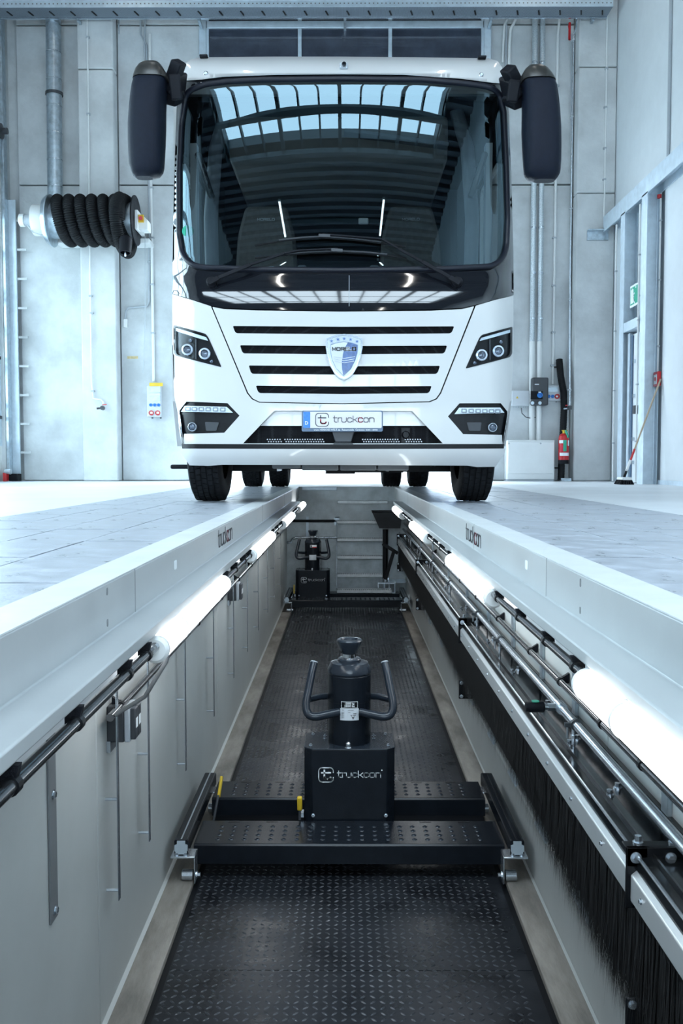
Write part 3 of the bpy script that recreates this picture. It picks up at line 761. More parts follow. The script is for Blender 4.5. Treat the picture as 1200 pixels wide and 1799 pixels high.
b.cyl((cx(11.35) - 1.0, 11.35, .46), (cx(11.35) + 1.0, 11.35, .46), .07, 14)
b.lathe([(.05, -.2), (.17, -.1), (.19, 0), (.17, .1), (.05, .2)], (cx(11.35), 11.35, .46), (0, 1, 0), 18)
for x0, x1, y0, y1, z in ((-.98, -.52, 7.5, 8.1, .225), (.40, .98, 7.5, 8.1, .22), (-.5, .1, 8.2, 8.9, .235), (-.12, .12, 7.4, 7.7, .205), (.1, .6, 8.4, 9.2, .205)): b.box(cx(y0) + x0, cx(y0) + x1, y0, y1, z, .42)
b.build('chassis', 'black_steel', mh)
eg = MB()
for x0, x1 in ((-.55, -.34), (-.33, -.06), (-.05, .22), (.23, .46)): eg.box(cx(7) + x0 + .04, cx(7) + x1 + .04, 6.72, 7.25, .236 if x0 > -.5 else .25, .42)
eg.build('engine_tray', 'skirt_grey', mh, bevel=.012)
hangs = MB()
for x, y, z, r in ((-.62, 6.9, .30, .05), (.52, 6.8, .28, .03), (.68, 6.8, .265, .028), (.02, 7.4, .245, .10), (-.95, 9.2, .30, .07), (.45, 8.3, .27, .08), (-.4, 9.0, .26, .09)):
    hangs.lathe([(r * .5, 0), (r, .02), (r, .09), (r * .8, .2)], (cx(y) + x, y, z), (0, 0, 1), 12)
hangs.build('underbody_fitting', 'black_steel', mh, smooth=40)
q = atY(322, 820, 7.6); MB().box(q.x - .09, q.x + .10, 7.5, 7.75, q.z - .018, q.z + .018).build('step_tray', 'black_plastic', mh, bevel=.012)
# ---- wheels
def wheel(name, X, Y, R, w, label=None):
    o = thing(name, '', '', (X, Y, R)); del o['label']; del o['category']; o.parent = mh; o.location = Vector((X, Y, R)) - mh.location
    h = w / 2
    prof = [(R * .62, -h * .85), (R * .74, -h), (R * .90, -h * .98), (R * .965, -h * .86), (R * .975, -h * .8), (R * .975, h * .8), (R * .965, h * .86), (R * .90, h * .98), (R * .74, h), (R * .62, h * .85)]
    MB().lathe(prof, (X, Y, R), (1, 0, 0), 48, cap=False).build('tyre', 'rubber', o, smooth=40)
    t = MB(); nseg = 54; ribs = 5; rw = 2 * h * .86 / ribs
    for i in range(nseg):
        for k in range(ribs):
            x0 = X - h * .86 + k * rw + .005; x1 = x0 + rw - .010
            g = .16 if k in (0, ribs - 1) else .10
            a0 = 2 * math.pi * (i + (.5 if k % 2 else 0) + g / 2) / nseg; a1 = 2 * math.pi * (i + (.5 if k % 2 else 0) + 1 - g / 2) / nseg
            r0 = R * .968; r1 = R * (1.0 if 0 < k < ribs - 1 else .994); sk_ = .012 * (1 if k % 2 else -1)
            vs = []
            for r in (r0, r1):
                for x, a in ((x0, a0), (x1, a0 + sk_), (x1, a1 + sk_), (x0, a1)):
                    vs.append((x, Y + r * math.sin(a), R + r * math.cos(a)))
            t.add(vs, [(4, 5, 6, 7), (0, 1, 5, 4), (1, 2, 6, 5), (2, 3, 7, 6), (3, 0, 4, 7)])
    t.build('tread', 'rubber', o)
    MB().lathe([(R * .62, h * .8), (R * .60, h * .3), (R * .3, h * .2), (R * .28, h * .6), (.02, h * .6)], (X, Y, R), (1 if X > cx(Y) else -1, 0, 0), 32).build('rim', 'grey_plastic', o, smooth=30)
    return o
for s in (-1, 1): wheel('front_wheel', cx(7.05) + s * 1.005, 7.05, .45, .25)
for s in (-1, 1):
    for d in (.69, 1.02): wheel('rear_wheel', -.117 + s * d, 11.35, .45, .236)
# ---- headlamps
def disc_lamp(px, py, r, off, parent, ring=.30):
    q = V(px, py, off)
    MB().lathe([(r, .03), (r, -.012), (r * (1 - ring), -.020), (r * (1 - ring), .0)], q, (0, 1, 0), 28).build('lamp_ring', 'lamp_ring', parent, smooth=30)
    MB().lathe([(r * (1 - ring), -.002), (r * .6, -.012), (r * .25, -.016), (.002, -.017)], q, (0, 1, 0), 24).build('reflector', 'lamp_core', parent, smooth=50)
for hl, drl, lamps, bar in ((hl_l, [(308.3, 575.6), (362.6, 592.5), (366, 599), (346, 593.5), (308.3, 581.2)], ((329.4, 614.6), (359.8, 621.6)), 344.5),
                            (hl_r, [(896.5, 579.0), (896.5, 584.2), (860, 594.5), (842.4, 599.2), (844.5, 593.8)], ((875.2, 617), (846, 624)), 860.7)):
    h = panel('headlamp', [(x, y) for x, y in hl], 'lamp_black', .030, .03, (), 8)
    panel('lamp_bezel', rounded(hl, 3), 'lamp_black', -.003, .04, [rounded([(602.5 + (x - 602.5), y) for x, y in [(a + (sum(p[0] for p in hl) / 6 - a) * .10, b_ + (sum(p[1] for p in hl) / 6 - b_) * .10) for a, b_ in hl]], 3)], 6, parent=h)
    panel('running_light', drl, 'led_off', .008, .03, (), 6, parent=h)
    b = MB(); b.tube([V(bar, y, .02) for y in (596, 632)], .006, 8).build('divider', 'dark_grey', h)
    for x, y in lamps: disc_lamp(x, y, .040, .012, h)
    for x, y in ((lamps[0][0] + 5, lamps[0][1] - 16), (lamps[1][0] + (12 if bar < 600 else -12), lamps[1][1] + 14)):
        q = V(x, y, .02); MB().lathe([(.012, .01), (.012, -.006), (.004, -.01)], q, (0, 1, 0), 12).build('bulb', 'lamp_core', h, smooth=30)
    panel('lens', rounded(hl, 3), LENS, -.001, 0, (), 10, parent=h)
for fg, strip, us, vy, fog, blk in ((fog_l, [(324.3, 713), (398.4, 714.9), (409.3, 725), (317.9, 723.4)], [300 + u / 7.823 for u in (235, 325, 420, 515, 615, 715)], 718.4, (338, 750), [(360, 741), (385, 742), (380, 757), (362, 757)]),
                               (fog_r, [(806.8, 716.2), (879, 716.0), (886, 725), (798.5, 727.5)], [780 + u / 7.823 for u in (277, 375, 470, 562, 653, 740)], 721.6, (865.3, 751), [(820, 742), (846, 742), (844, 757), (824, 757)])):
    h = panel('fog_lamp_cluster', fg, 'lamp_black', .028, .03, (), 8)
    st = panel('light_strip', strip, 'led_off', .004, .03, (), 6, parent=h)
    for k, x in enumerate(us):
        yy = vy + (x - us[0]) * .018
        panel('led_cell', rounded([(x - 5.0, yy - 3.9), (x + 5.0, yy - 3.8), (x + 5.0, yy + 3.9), (x - 5.0, yy + 3.8)], 1.8), 'led_cell', -.002, .01, (), 5, parent=h)
        panel('led', rounded([(x - 2.6, yy - 1.5), (x + 2.6, yy - 1.5), (x + 2.6, yy + 1.7), (x - 2.6, yy + 1.7)], .8), 'led_off', -.005, .006, (), 5, parent=h)
    disc_lamp(*fog, .031, .010, h, .16)
    panel('recess_block', rounded(blk, 2), 'dark_grey', .018, .02, (), 8, parent=h)
# ---- number plate
PLY = S(602, 738) - .055
def PQ(x, y): return atY(x, y, PLY)
def prect(x0, x1, y0, y1, m, name, off, th, parent, r=2):
    b = MB(); a = PQ(x0, y1); c = PQ(x1, y0)
    pts = rounded([(a.x, a.z), (c.x, a.z), (c.x, c.z), (a.x, c.z)], r * .004) if r else [(a.x, a.z), (c.x, a.z), (c.x, c.z), (a.x, c.z)]
    return b.prism(pts, PLY + off, PLY + off + th, 'Y').build(name, m, parent)
np_ = prect(530, 672.7, 721.3, 758, 'frame_blue', 'number_plate', .004, .02, mh, 3)
prect(532.7, 670.7, 723.4, 752, 'plate_white', 'plate', -.001, .006, np_, 2)
prect(532.9, 545, 723.6, 751.8, 'plate_blue', 'country_band', -.0022, .002, np_, 1)
ux, uz = (1, 0, 0), (0, 0, 1); k = (PQ(601, 738) - PQ(600, 738)).x
text('country_letter', 'D', 8 * k, PQ(538.6, 743.4) + Vector((0, -.003, 0)), ux, uz, 'print_white', np_, .0006)
o = PQ(554.6, 748.8) + Vector((0, -.0012, 0)); sc = 22.6 * k / 1.72
MB().strokes(LOGO_FRAME, o, ux, uz, sc, .0048).build('logo', 'print_grey', np_)
MB().strokes(LOGO_TOP, o, ux, uz, sc, .0075).build('logo', 'print_grey', np_)
MB().strokes(LOGO_HOOK, o, ux, uz, sc, .0085).build('logo', 'red_text', np_)
w, wid = word('truckcon', skip=(5,)); w2, _ = word('truckcon', only=(5,))
sc = (656.5 - 585) * k / wid; o = PQ(585.3, 741.5) + Vector((0, -.0012, 0))
MB().strokes(w, o, ux, uz, sc, .0046).build('lettering', 'print_grey', np_)
MB().strokes(w2, o, ux, uz, sc, .0062).build('lettering', 'red_text', np_)
text('frame_lettering', 'www.VERBOSE-WELT.de  Reisemobile  Caravans', 4.4 * k, PQ(596, 755.2) + Vector((0, .002, 0)), ux, uz, 'print_white', np_, .0002)
text('frame_lettering', '05401 / 80900', 3.6 * k, PQ(653, 755.4) + Vector((0, .002, 0)), ux, uz, 'print_white', np_, .0002)
# ---- shield badge
def B2(off): return lambda x, y, d=0: atY(x, y, S(602, y) - .03 + off + d)
sh = [(604.3, 586.6), (590, 588.5), (573.2, 594.4), (572.4, 610), (575, 628), (579.5, 642), (588, 657), (596, 664), (604.2, 667.3), (612.5, 664), (620.5, 657), (629, 642), (633.6, 628), (637, 610), (636.4, 594.4), (619, 588.5)]
def inset(poly, k, dx=0, dy=0, c=(604.4, 622)): return [(c[0] + (x - c[0]) * k + dx, c[1] + (y - c[1]) * k + dy) for x, y in poly]
def bp(name, poly, m, off, th, parent, step=9):
    b = MB(); shell(b, poly, [], B2(off), th, step); return b.build(name, m, parent)
bd = bp('badge', sh, 'badge_silver', 0, .035, mh)
bp('badge_rim', inset(sh, .945), 'chrome', -.003, .005, bd)
bp('badge_face', inset(sh, .90), 'badge_silver', -.005, .004, bd)
fld = [(604, 600.8), (590, 603), (581, 606.5), (581.5, 618), (584, 632), (591, 647), (603.4, 659.8), (616, 648), (624, 632), (627.6, 618), (628, 606.5), (618, 603)]
bp('badge_field', inset(fld, 1.035, 0, 0, (604, 628)), 'frame_blue', -.006, .003, bd)
bp('badge_field_light', fld, 'sticker', -.007, .003, bd)
bp('badge_field_blue', [(611, 601.6), (606, 611), (603, 620), (600.6, 635), (601, 648), (603, 659.2), (616, 648), (624, 632), (627.6, 618), (628, 606.5), (618, 602.8)], 'badge_blue', -.0085, .003, bd)
for x, y in ((582.6, 599.2), (593.7, 596.2), (604.8, 595), (616, 596.4), (627.3, 599.8)):
    st = [(x + (3.4 if i % 2 == 0 else 1.3) * math.sin(i * math.pi / 5), y - (3.4 if i % 2 == 0 else 1.3) * math.cos(i * math.pi / 5)) for i in range(10)]
    bp('star', st, 'badge_blue', -.0066, .002, bd, 20)
w, wid = word('MORELO'); k2 = (atY(601, 612, S(602, 612)) - atY(600, 612, S(602, 612))).x
o = B2(-.010)(584, 615.6)
MB().strokes(word('MORELO', only=(0, 1, 2))[0], o, ux, uz, 41 * k2 / wid, .0052).build('lettering', 'print_grey', bd)
MB().strokes(word('MORELO', only=(3, 4, 5))[0], o, ux, uz, 41 * k2 / wid, .0088, .001).build('lettering', 'print_white', bd)
MB().strokes(word('MORELO', only=(3, 4, 5))[0], o, ux, uz, 41 * k2 / wid, .0050, .002).build('lettering', 'print_grey', bd)
for i, y in enumerate((626.5, 630.5, 634.4)):
    a, m_, c = B2(-.0098)(586 + i, y), B2(-.0098)(604.5, y + 3.2), B2(-.0098)(624 - i, y)
    mx_ = B2(-.0098)(600.8, y + 2.6)
    MB().bar(a, mx_, .001, .0022).build('chevron', 'grey_plastic', bd)
    MB().bar(mx_, m_, .001, .003).bar(m_, c, .001, .003).build('chevron', 'print_white', bd)
# ---- wipers
def wiper(piv, arm, blade, hub_r):
    w_ = MB(); pts = [V(x, y, o) for x, y, o in arm]
    for i, (a, c) in enumerate(zip(pts[:-1], pts[1:])):
        wd = (.034, .026, .018, .014, .012)[min(i, 4)]; w_.bar(a, c, wd, .016, up=(0, -1, .2))
    r = w_.build('wiper', 'black_plastic', mh, bevel=.003)
    q = V(*piv, -.03); MB().lathe([(hub_r, .05), (hub_r, 0), (hub_r * .8, -.014), (.004, -.018)], q, (0, 1, -.25), 20).build('pivot', 'black_plastic', r, smooth=40)
    bl = [V(x, y, -.014) for x, y in blade]
    MB().tube(bl, .007, 6).build('blade', 'rubber', r)
    MB().tube([V(x, y - 2.2, -.028) for x, y in blade[1:-1]], .006, 6).build('spoiler', 'dark_grey', r)
    m_ = blade[len(blade) // 2]; MB().bar(V(m_[0] - 8, m_[1] - 3.5, -.03), V(m_[0] + 12, m_[1] - 2.5, -.03), .02, .028, up=(0, -1, 0)).build('blade_clip', 'dark_grey', r)
wiper((371, 494), [(367, 497, -.05), (384, 488, -.055), (440, 465, -.055), (500, 445, -.045), (525, 440, -.04), (594, 437, -.035)], [(448, 453.5), (500, 448), (545, 444.5), (590, 443), (640, 445), (680, 449), (714, 454.5)], .036)
wiper((804, 494), [(808, 498, -.05), (790, 487, -.055), (742, 460, -.055), (700, 437, -.05), (671, 420, -.045), (566, 411.5, -.035)], [(448, 431.5), (490, 424), (530, 419.5), (568, 417.5), (620, 421), (670, 427), (712, 434)], .036)
for x, y, rx, ry in ((815, 531, 13, 6), (389, 530, 12, 5), (855, 498, 6, 8), (348, 492, 6, 9)):
    pass
# ---- mirrors
def mirror(side, rows_cap, rows, armx):
    Ym = 6.52; b = MB(); n = 20
    def ring(x0, x1, y, dep):
        a, c = atY(x0, y, Ym), atY(x1, y, Ym); xm, h = (a.x + c.x) / 2, (c.x - a.x) / 2; out = []
        for i in range(n):
            t = 2 * math.pi * i / n; ca, sa = math.cos(t), math.sin(t)
            e = .62
            out.append((xm + h * math.copysign(abs(ca) ** e, ca), Ym + dep * math.copysign(abs(sa) ** e, sa), a.z))
        return out
    def loft(rs, name, m):
        k = MB(); R = [ring(*r) for r in rs]
        for r in R: k.v += r
        for i in range(len(R) - 1):
            for j in range(n): k.f.append((i * n + j, i * n + (j + 1) % n, (i + 1) * n + (j + 1) % n, (i + 1) * n + j))
        k.f += [tuple(range(n)), tuple(range((len(R) - 1) * n, len(R) * n))[::-1]]
        return k.build(name, m, rt, smooth=50)
    rt = thing('mirror', '', ''); del rt['label']; del rt['category']; rt.parent = mh; rt.location = atY((rows[0][0] + rows[0][1]) / 2, rows[0][2], Ym) - mh.location
    loft(rows_cap, 'mirror_cap', 'mirror_cap'); loft(rows, 'mirror_housing', 'mirror_plastic')
    b = MB()
    for (x0, y0, x1, y1, wd, o0, o1) in armx:
        b.bar(atY(x0, y0, Ym + o0), atY(x1, y1, Ym + o1), .08, wd, up=(0, 1, 0))
    b.build('mirror_arm', 'black_plastic', rt, bevel=.012)
    q = atY(armx[0][2] + (4 if side < 0 else -4), armx[0][3] + 34, Ym + .1)
    MB().box(q.x - .035, q.x + .035, q.y - .03, q.y + .03, q.z - .012, q.z + .012).build('mirror_bracket', 'black_plastic', rt, bevel=.006)
    return rt
mirror(-1, [(262, 272, 110.6, .03), (252, 281, 113.5, .07), (245, 286, 119, .095), (239.5, 292, 128, .115), (236.5, 296, 137, .125), (235.3, 297, 143.5, .13)],
       [(236, 294, 144, .12), (234, 292.5, 153, .13), (231.5, 291, 170, .135), (229.3, 290, 192, .14), (227.2, 289.8, 222, .14), (227, 289, 250, .135), (227.6, 288, 275, .125), (228.4, 287.2, 292, .115), (230.8, 285.5, 301, .10), (234, 280.5, 308.5, .085), (240, 268, 313, .05)],
       [(300, 133, 312, 131, .20, .0, .10), (296, 150, 310, 170, .09, .02, .14), (302, 160, 318, 152, .20, .05, .25), (306, 130, 311, 176, .035, -.06, -.02)])
mirror(1, [(934, 944, 117.4, .03), (926, 954, 120, .07), (920, 962, 126, .095), (915, 968, 135, .115), (914, 972, 142, .125), (914.3, 974, 147, .13)],
       [(916.5, 973.5, 148, .12), (918.3, 976.5, 157, .13), (918.8, 979, 175, .135), (918.8, 981, 195, .14), (918.3, 983.2, 228, .14), (919.3, 983.8, 258, .135), (920.6, 983.6, 285, .125), (921.8, 982.6, 302, .115), (923.5, 981.8, 308, .10), (928, 978, 314, .085), (938, 974, 318, .05)],
       [(910, 142, 895, 140, .20, .0, .10), (912, 158, 899, 178, .09, .02, .14), (908, 166, 889, 158, .20, .05, .25), (905, 140, 899, 180, .035, -.06, -.02)])
# ---- cab interior seen through the glass
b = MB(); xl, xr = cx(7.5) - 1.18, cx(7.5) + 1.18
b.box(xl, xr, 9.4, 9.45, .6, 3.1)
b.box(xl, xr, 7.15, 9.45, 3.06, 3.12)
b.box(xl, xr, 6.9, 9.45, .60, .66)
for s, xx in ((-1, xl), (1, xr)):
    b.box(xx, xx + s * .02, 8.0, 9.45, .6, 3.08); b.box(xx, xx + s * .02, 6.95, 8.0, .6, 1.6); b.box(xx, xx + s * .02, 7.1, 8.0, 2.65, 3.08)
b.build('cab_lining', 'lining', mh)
dsh = MB().prism([(6.70, 1.30), (6.70, 1.53), (6.92, 1.56), (7.22, 1.60), (7.34, 1.52), (7.36, 1.0), (6.9, 1.0)], cx(7) - 1.12, cx(7) + 1.12, 'X').build('dashboard', 'black_plastic', mh, bevel=.03)
bd_ = MB().prism([(7.32, 2.66), (7.28, 2.80), (7.28, 3.0), (7.4, 3.04), (9.2, 3.04), (9.2, 2.66)], cx(8) - .86, cx(8) + .86, 'X').build('drop_down_bed', 'bed', mh, bevel=.03)
MB().bar((cx(7) + .02, 7.24, 2.86), (cx(7) + .83, 7.26, 2.76), .03, .14, up=(0, 1, 0)).build('bed_rail', 'trim_grey', mh, bevel=.008)
for s in (-1, 1):   # pillar trims and raised blinds beside the glass
    MB().tube([(cx(7) + s * 1.0, 7.16, 1.6), (cx(7) + s * 1.02, 7.22, 2.2), (cx(7) + s * .99, 7.3, 2.75), (cx(7) + s * .9, 7.36, 3.1)], .055, 10).build('pillar_trim', 'trim_grey', mh, smooth=50)
    MB().box(cx(7) + s * 1.09, cx(7) + s * 1.14, 7.0, 7.1, 1.6, 2.7).build('blind_rail', 'alu', mh)
    MB().bar((cx(7) + s * 1.08, 6.98, 2.62), (cx(7) + s * .98, 7.05, 2.30), .05, .16, up=(0, 1, 0)).build('inner_mirror', 'black_gloss', mh, bevel=.02)
for s in (-1, 1):
    X = cx(8.2) + (-.63 if s < 0 else .63); st = thing('cab_seat', '', ''); del st['label']; del st['category']; st.parent = mh; st.location = Vector((X, 8.1, .66)) - mh.location
    MB().prism(rounded([(X - .26, 1.45), (X - .28, 1.85), (X - .25, 2.28), (X - .18, 2.53), (X + .18, 2.53), (X + .25, 2.28), (X + .28, 1.85), (X + .26, 1.45)], .05), 8.05, 8.20, 'Y').build('backrest', 'seat', st, bevel=.03)
    MB().box(X - .27, X + .27, 7.55, 8.1, 1.27, 1.45).build('cushion', 'seat', st, bevel=.04)
    MB().box(X - .2, X + .2, 7.7, 8.05, .66, 1.27).build('pedestal', 'lining', st)
    for q in (-1, 1): MB().box(X + q * .33 - .04, X + q * .33 + .04, 7.62, 8.1, 1.85, 1.93).build('armrest', 'trim_grey', st, bevel=.02)
    w, wid = word('MORELO'); sc_ = .15 / wid
    MB().strokes(w, (X - .075, 8.045, 2.40), ux, uz, sc_, .004).build('lettering', 'print_white', st)
MB().tube([(cx(7.4) - .55 + .19 * math.cos(a), 7.42 - .09 * math.sin(a), 1.62 + .17 * math.sin(a)) for a in [i * math.pi / 12 for i in range(24)]], .016, 8, closed=True).build('steering_wheel', 'black_plastic', mh, smooth=60)
q = V(638.5, 388, .03); MB().box(q.x - .036, q.x + .036, q.y, q.y + .02, q.z - .022, q.z + .022).build('toll_box', 'white_plastic', mh, bevel=.008)
q = V(330, 406, .03); MB().lathe([(.042, 0), (.042, .003)], q, (0, 1, 0), 24).build('green_sticker', 'green', mh)
# ================================================================== PIT EQUIPMENT
def bolt(b, p, d, r=.008, h=.008, n=6):
    p, d = Vector(p), Vector(d).normalized()
    b.cyl(p, p + d * h * .3, r * 1.5, 12).cyl(p + d * h * .3, p + d * h * 1.3, r, n)
    return b
class Bolts:
    """a set of bolts, each built as a part of its own under one parent"""
    def __init__(s): s.l = []
    def build(s, name, m, parent):
        for a in s.l: bolt(MB(), *a).build(name, m, parent)
def bolts(b, p, d, r=.008, h=.008): b.l.append((p, d, r, h))
# ---- tube lights and the conduits between them
ZT, RT = -.187, .034
def tube_light(x, y0, y1, label):
    t = thing('tube_light', label, 'tube light', (x, (y0 + y1) / 2, ZT), 'tube lights under the pit edge')
    MB().lathe([(RT, 0), (RT, y1 - y0 - .05)], (x, y0 + .025, ZT), (0, 1, 0), 28).build('diffuser', 'tube_light', t, smooth=40)
    for y, d in ((y0 + .025, -1), (y1 - .025, 1)):
        MB().lathe([(RT + .001, 0), (RT + .001, .016), (RT * .8, .025), (.012, .025), (.012, .028)], (x, y, ZT), (0, d, 0), 28).build('end_cap', 'tube_cap', t, smooth=40)
        MB().cyl((x + .004, y + d * .02, ZT + .012), (x + .004, y + d * .05, ZT + .012), .008, 10).build('cable_gland', 'grey_plastic', t)
    for y in (y0 + .3, y1 - .3):
        MB().lathe([(RT + .0018, 0), (RT + .0018, .012)], (x, y, ZT), (0, 1, 0), 28).box(x - .012, x + .012, y, y + .012, ZT + RT, ZLB).build('clip', 'tube_cap', t)
    return t
XTL, XTR = PX0 - .505, PX0 + .505
left_t = [(2.30, 3.60), (4.66, 5.95), (7.0, 8.3), (9.36, 10.6)]
right_t = [(.66, 1.96), (3.19, 4.47), (5.72, 7.0), (8.25, 9.5)]
ordw = ('nearest', 'second', 'third', 'farthest')
for (a, c), w in zip(left_t, ordw): tube_light(XTL, a, c, '%s glowing white tube light under the left edge of the pit' % w)
for (a, c), w in zip(right_t, ordw): tube_light(XTR, a, c, '%s glowing white tube light under the right edge of the pit' % w)
def conduit(x, z, segs, r, label, clips, m='dark_chrome', up=True):
    t = thing('conduit', label, 'conduit', (x, segs[0][0], z))
    for a, c in segs: MB().cyl((x, a, z), (x, c, z), r, 14).build('pipe', m, t, smooth=40)
    for y in clips:
        s = -1 if x < PX0 else 1
        MB().lathe([(r + .003, -.009), (r + .003, .009)], (x, y, z), (0, 1, 0), 14).build('collar', 'black_steel', t)
        if up: MB().prism([(x + s * .02, z - .004), (x + s * .02, ZLB), (x - s * .012, ZLB), (x - s * .008, z + r)], y - .004, y + .012, 'Y').build('clip', 'black_plastic', t)
        else: MB().prism([(x, z + r), (x + s * .027, z + r + .018), (x + s * .027, z - .004), (x, z - r)], y - .004, y + .012, 'Y').build('clip', 'black_plastic', t)
    return t
g = [(-1, left_t[0][0])] + [(a[1], c[0]) for a, c in zip(left_t[:-1], left_t[1:])]
conduit(XTL, -.178, g, .012, 'dark steel conduit linking the tube lights under the left pit edge', [.9, 1.3, 1.62, 2.0, 2.2, 3.68, 4.0, 4.35, 4.6, 6.1, 6.5, 6.9, 8.5, 9.0])
g = [(-1, right_t[0][0])] + [(a[1], c[0]) for a, c in zip(right_t[:-1], right_t[1:])]
conduit(XTR, -.172, g, .011, 'dark steel conduit linking the tube lights under the right pit edge', [2.05, 2.35, 2.72, 3.1, 4.55, 4.95, 5.3, 5.65, 7.1, 7.5, 7.9, 8.2])
conduit(XL + .035, -.452, [(2.62, 11.2)], .012, 'dark steel conduit along the left pit wall below the tube lights', [2.75, 3.4, 4.2, 5.0, 5.8, 6.6, 7.5, 8.5, 9.5], up=False)
conduit(XR - .03, -.448, [(.5, 11.2)], .012, 'dark steel conduit along the right pit wall above the air pipe', [1.2, 1.6, 2.2, 2.55, 3.05, 3.55, 4.3, 5.0, 5.7, 6.6, 7.5, 8.5, 9.5], up=False)
# loop of cable between the two conduits on the left
t = MB()
for d in (0, .012):
    t.tube([(XTL, 2.52 + d, -.20), (XTL - .02, 2.53 + d, -.27), (XTL - .09, 2.58 + d, -.38), (XL + .05, 2.63 + d, -.445)], .006, 8)
tag(t.build('cable_loop', 'skirt_grey', None, smooth=60), 'grey cable looping between the two conduits on the left pit wall', 'cable')
# ---- galvanised rods on the left wall (tool hooks)
for i, (y, l) in enumerate([(2.69, 'nearest'), (3.12, 'second'), (3.85, 'third'), (4.69, 'fourth'), (5.54, 'fifth'), (6.33, 'sixth'), (7.13, 'seventh'), (8.0, 'eighth'), (8.75, 'ninth'), (9.66, 'farthest')]):
    t = thing('wall_rod', '%s slim galvanised rod standing off the left pit wall' % l, 'rod', (XL, y, -1.02), 'galvanised rods on the left pit wall')
    MB().box(XL + .036, XL + .040, y - .011, y + .011, -1.03, -.16).build('bar', 'zinc', t, bevel=.002)
    for z in (-1.0, -.72, -.36): MB().cyl((XL, y, z), (XL + .037, y, z), .005, 8).build('peg', 'zinc', t)
t = thing('flat_bar', 'wide grey flat bar screwed to the near left pit wall', 'flat bar', (XL, 2.19, -.84))
MB().box(XL, XL + .006, 2.16, 2.215, -.835, -.2).build('bar', 'skirt_grey', t, bevel=.002)
bb = Bolts()
for z in (-.81, -.52, -.34): bolts(bb, (XL + .006, 2.188, z), (1, 0, 0), .008, .006)
bb.build('screw', 'zinc', t)
# ---- switch boxes
for y, z, sc, l in ((2.76, -.50, 1, 'near grey and black light switch box on the left pit wall'), (5.6, -.50, 1, 'far grey and black light switch box on the left pit wall'), ):
    t = thing('switch_box', l, 'switch', (XL, y, z), 'light switches on the left pit wall')
    MB().box(XL, XL + .052, y - .045, y + .045, z - .055, z + .055).build('body', 'dark_grey', t, bevel=.004)
    MB().box(XL + .052, XL + .070, y - .045, y + .045, z - .055, z + .055).build('frame', 'grey_plastic', t, bevel=.004)
    for k in (-1, 1):
        rk = MB().box(XL + .070, XL + .086, y + k * .02 - .019, y + k * .02 + .019, z - .048, z + .048).build('rocker', 'dark_grey', t, bevel=.003)
        MB().box(XL + .086, XL + .0865, y + k * .02 - .012, y + k * .02 + .012, z - .014, z + .016).build('mark', 'print_white', rk)
    MB().box(XL, XL + .012, y - .05, y + .02, z - .085, z - .05).build('bracket', 'zinc', t)
# ================================================================== brush seal on the right
XB = PX0 + .625
ZTR = .29 - .87
br = thing('brush_seal', 'long black brush curtain hung on an aluminium rail along the right pit wall', 'brush seal', (XR, 4, ZTR))
YB0, YB1 = .6, 11.1
MB().prism([(XB, ZTR), (XR, ZTR), (XR, ZTR - .012), (XB + .012, ZTR - .012), (XB + .012, ZTR - .03), (XB, ZTR - .03)], YB0, YB1, 'Y').build('trough', 'trough', br, bevel=.002)
MB().box(XR - .012, XR, YB0, YB1, ZTR, ZTR + .05).build('trough_back', 'trough', br)
MB().tube([(XB + .003, YB0, ZTR + .002), (XB + .003, YB1, ZTR + .002)], .004, 8).build('front_edge', 'zinc', br)
MB().box(XB + .035, XB + .040, YB0, YB1, ZTR, ZTR + .008).build('edge_strip', 'dark_chrome', br)
MB().prism([(XB, ZTR - .03), (XB + .018, ZTR - .03), (XB + .018, ZTR - .105), (XB + .006, ZTR - .105), (XB - .012, ZTR - .098), (XB - .012, ZTR - .040)], YB0, YB1, 'Y').build('rail', 'alu', br, bevel=.003)
for k in range(34):
    y = 1.0 + k * .30
    if y < YB1: bolt(MB(), (XB - .012, y, ZTR - .065), (-1, 0, .1), .0045, .004).build('screw', 'zinc', br)
brk_y = [1.98, 4.96, 8.0, 10.9]
for y in brk_y:
    b = MB().box(XB - .022, XB + .14, y - .008, y + .001, ZTR - .022, ZTR + .022).box(XB - .022, XB + .025, y - .008, y + .001, ZTR - .115, ZTR + .022).box(XB - .022, XB + .12, y, y + .03, ZTR + .018, ZTR + .022)
    p = b.build('bracket', 'black_steel', br, bevel=.004)
    bb = Bolts()
    for x, z in ((XB - .002, ZTR), (XB + .075, ZTR), (XB + .0, ZTR - .095)): bolts(bb, (x, y - .008, z), (0, -1, 0), .0085, .009)
    for x in (XB + .01, XB + .09): bolts(bb, (x, y + .015, ZTR + .022), (0, 0, 1), .008, .014)
    bb.build('bolt', 'zinc', p)
    q = MB().box(XB - .018, XB + .03, y - .008, y + .0, -1.005, -.90).box(XB - .018, XB + .06, y - .008, y, -1.005, -.98).build('lower_bracket', 'black_steel', br, bevel=.004)
    bb = Bolts()
    for x, z in ((XB - .004, -.915), (XB - .004, -.99), (XB + .04, -.99)): bolts(bb, (x, y - .008, z), (0, -1, 0), .007, .007)
    bb.build('bolt', 'zinc', q)
bb = Bolts()
for y in (1.7, 2.35, 2.78, 3.2, 3.75, 4.4, 5.4, 6.3, 7.2, 9.0):
    bolts(bb, (XB + .05, y, ZTR), (0, 0, 1), .008, .012); bolts(bb, (XR - .03, y + .05, ZTR), (0, 0, 1), .008, .012)
bb.build('trough_bolt', 'zinc', br)
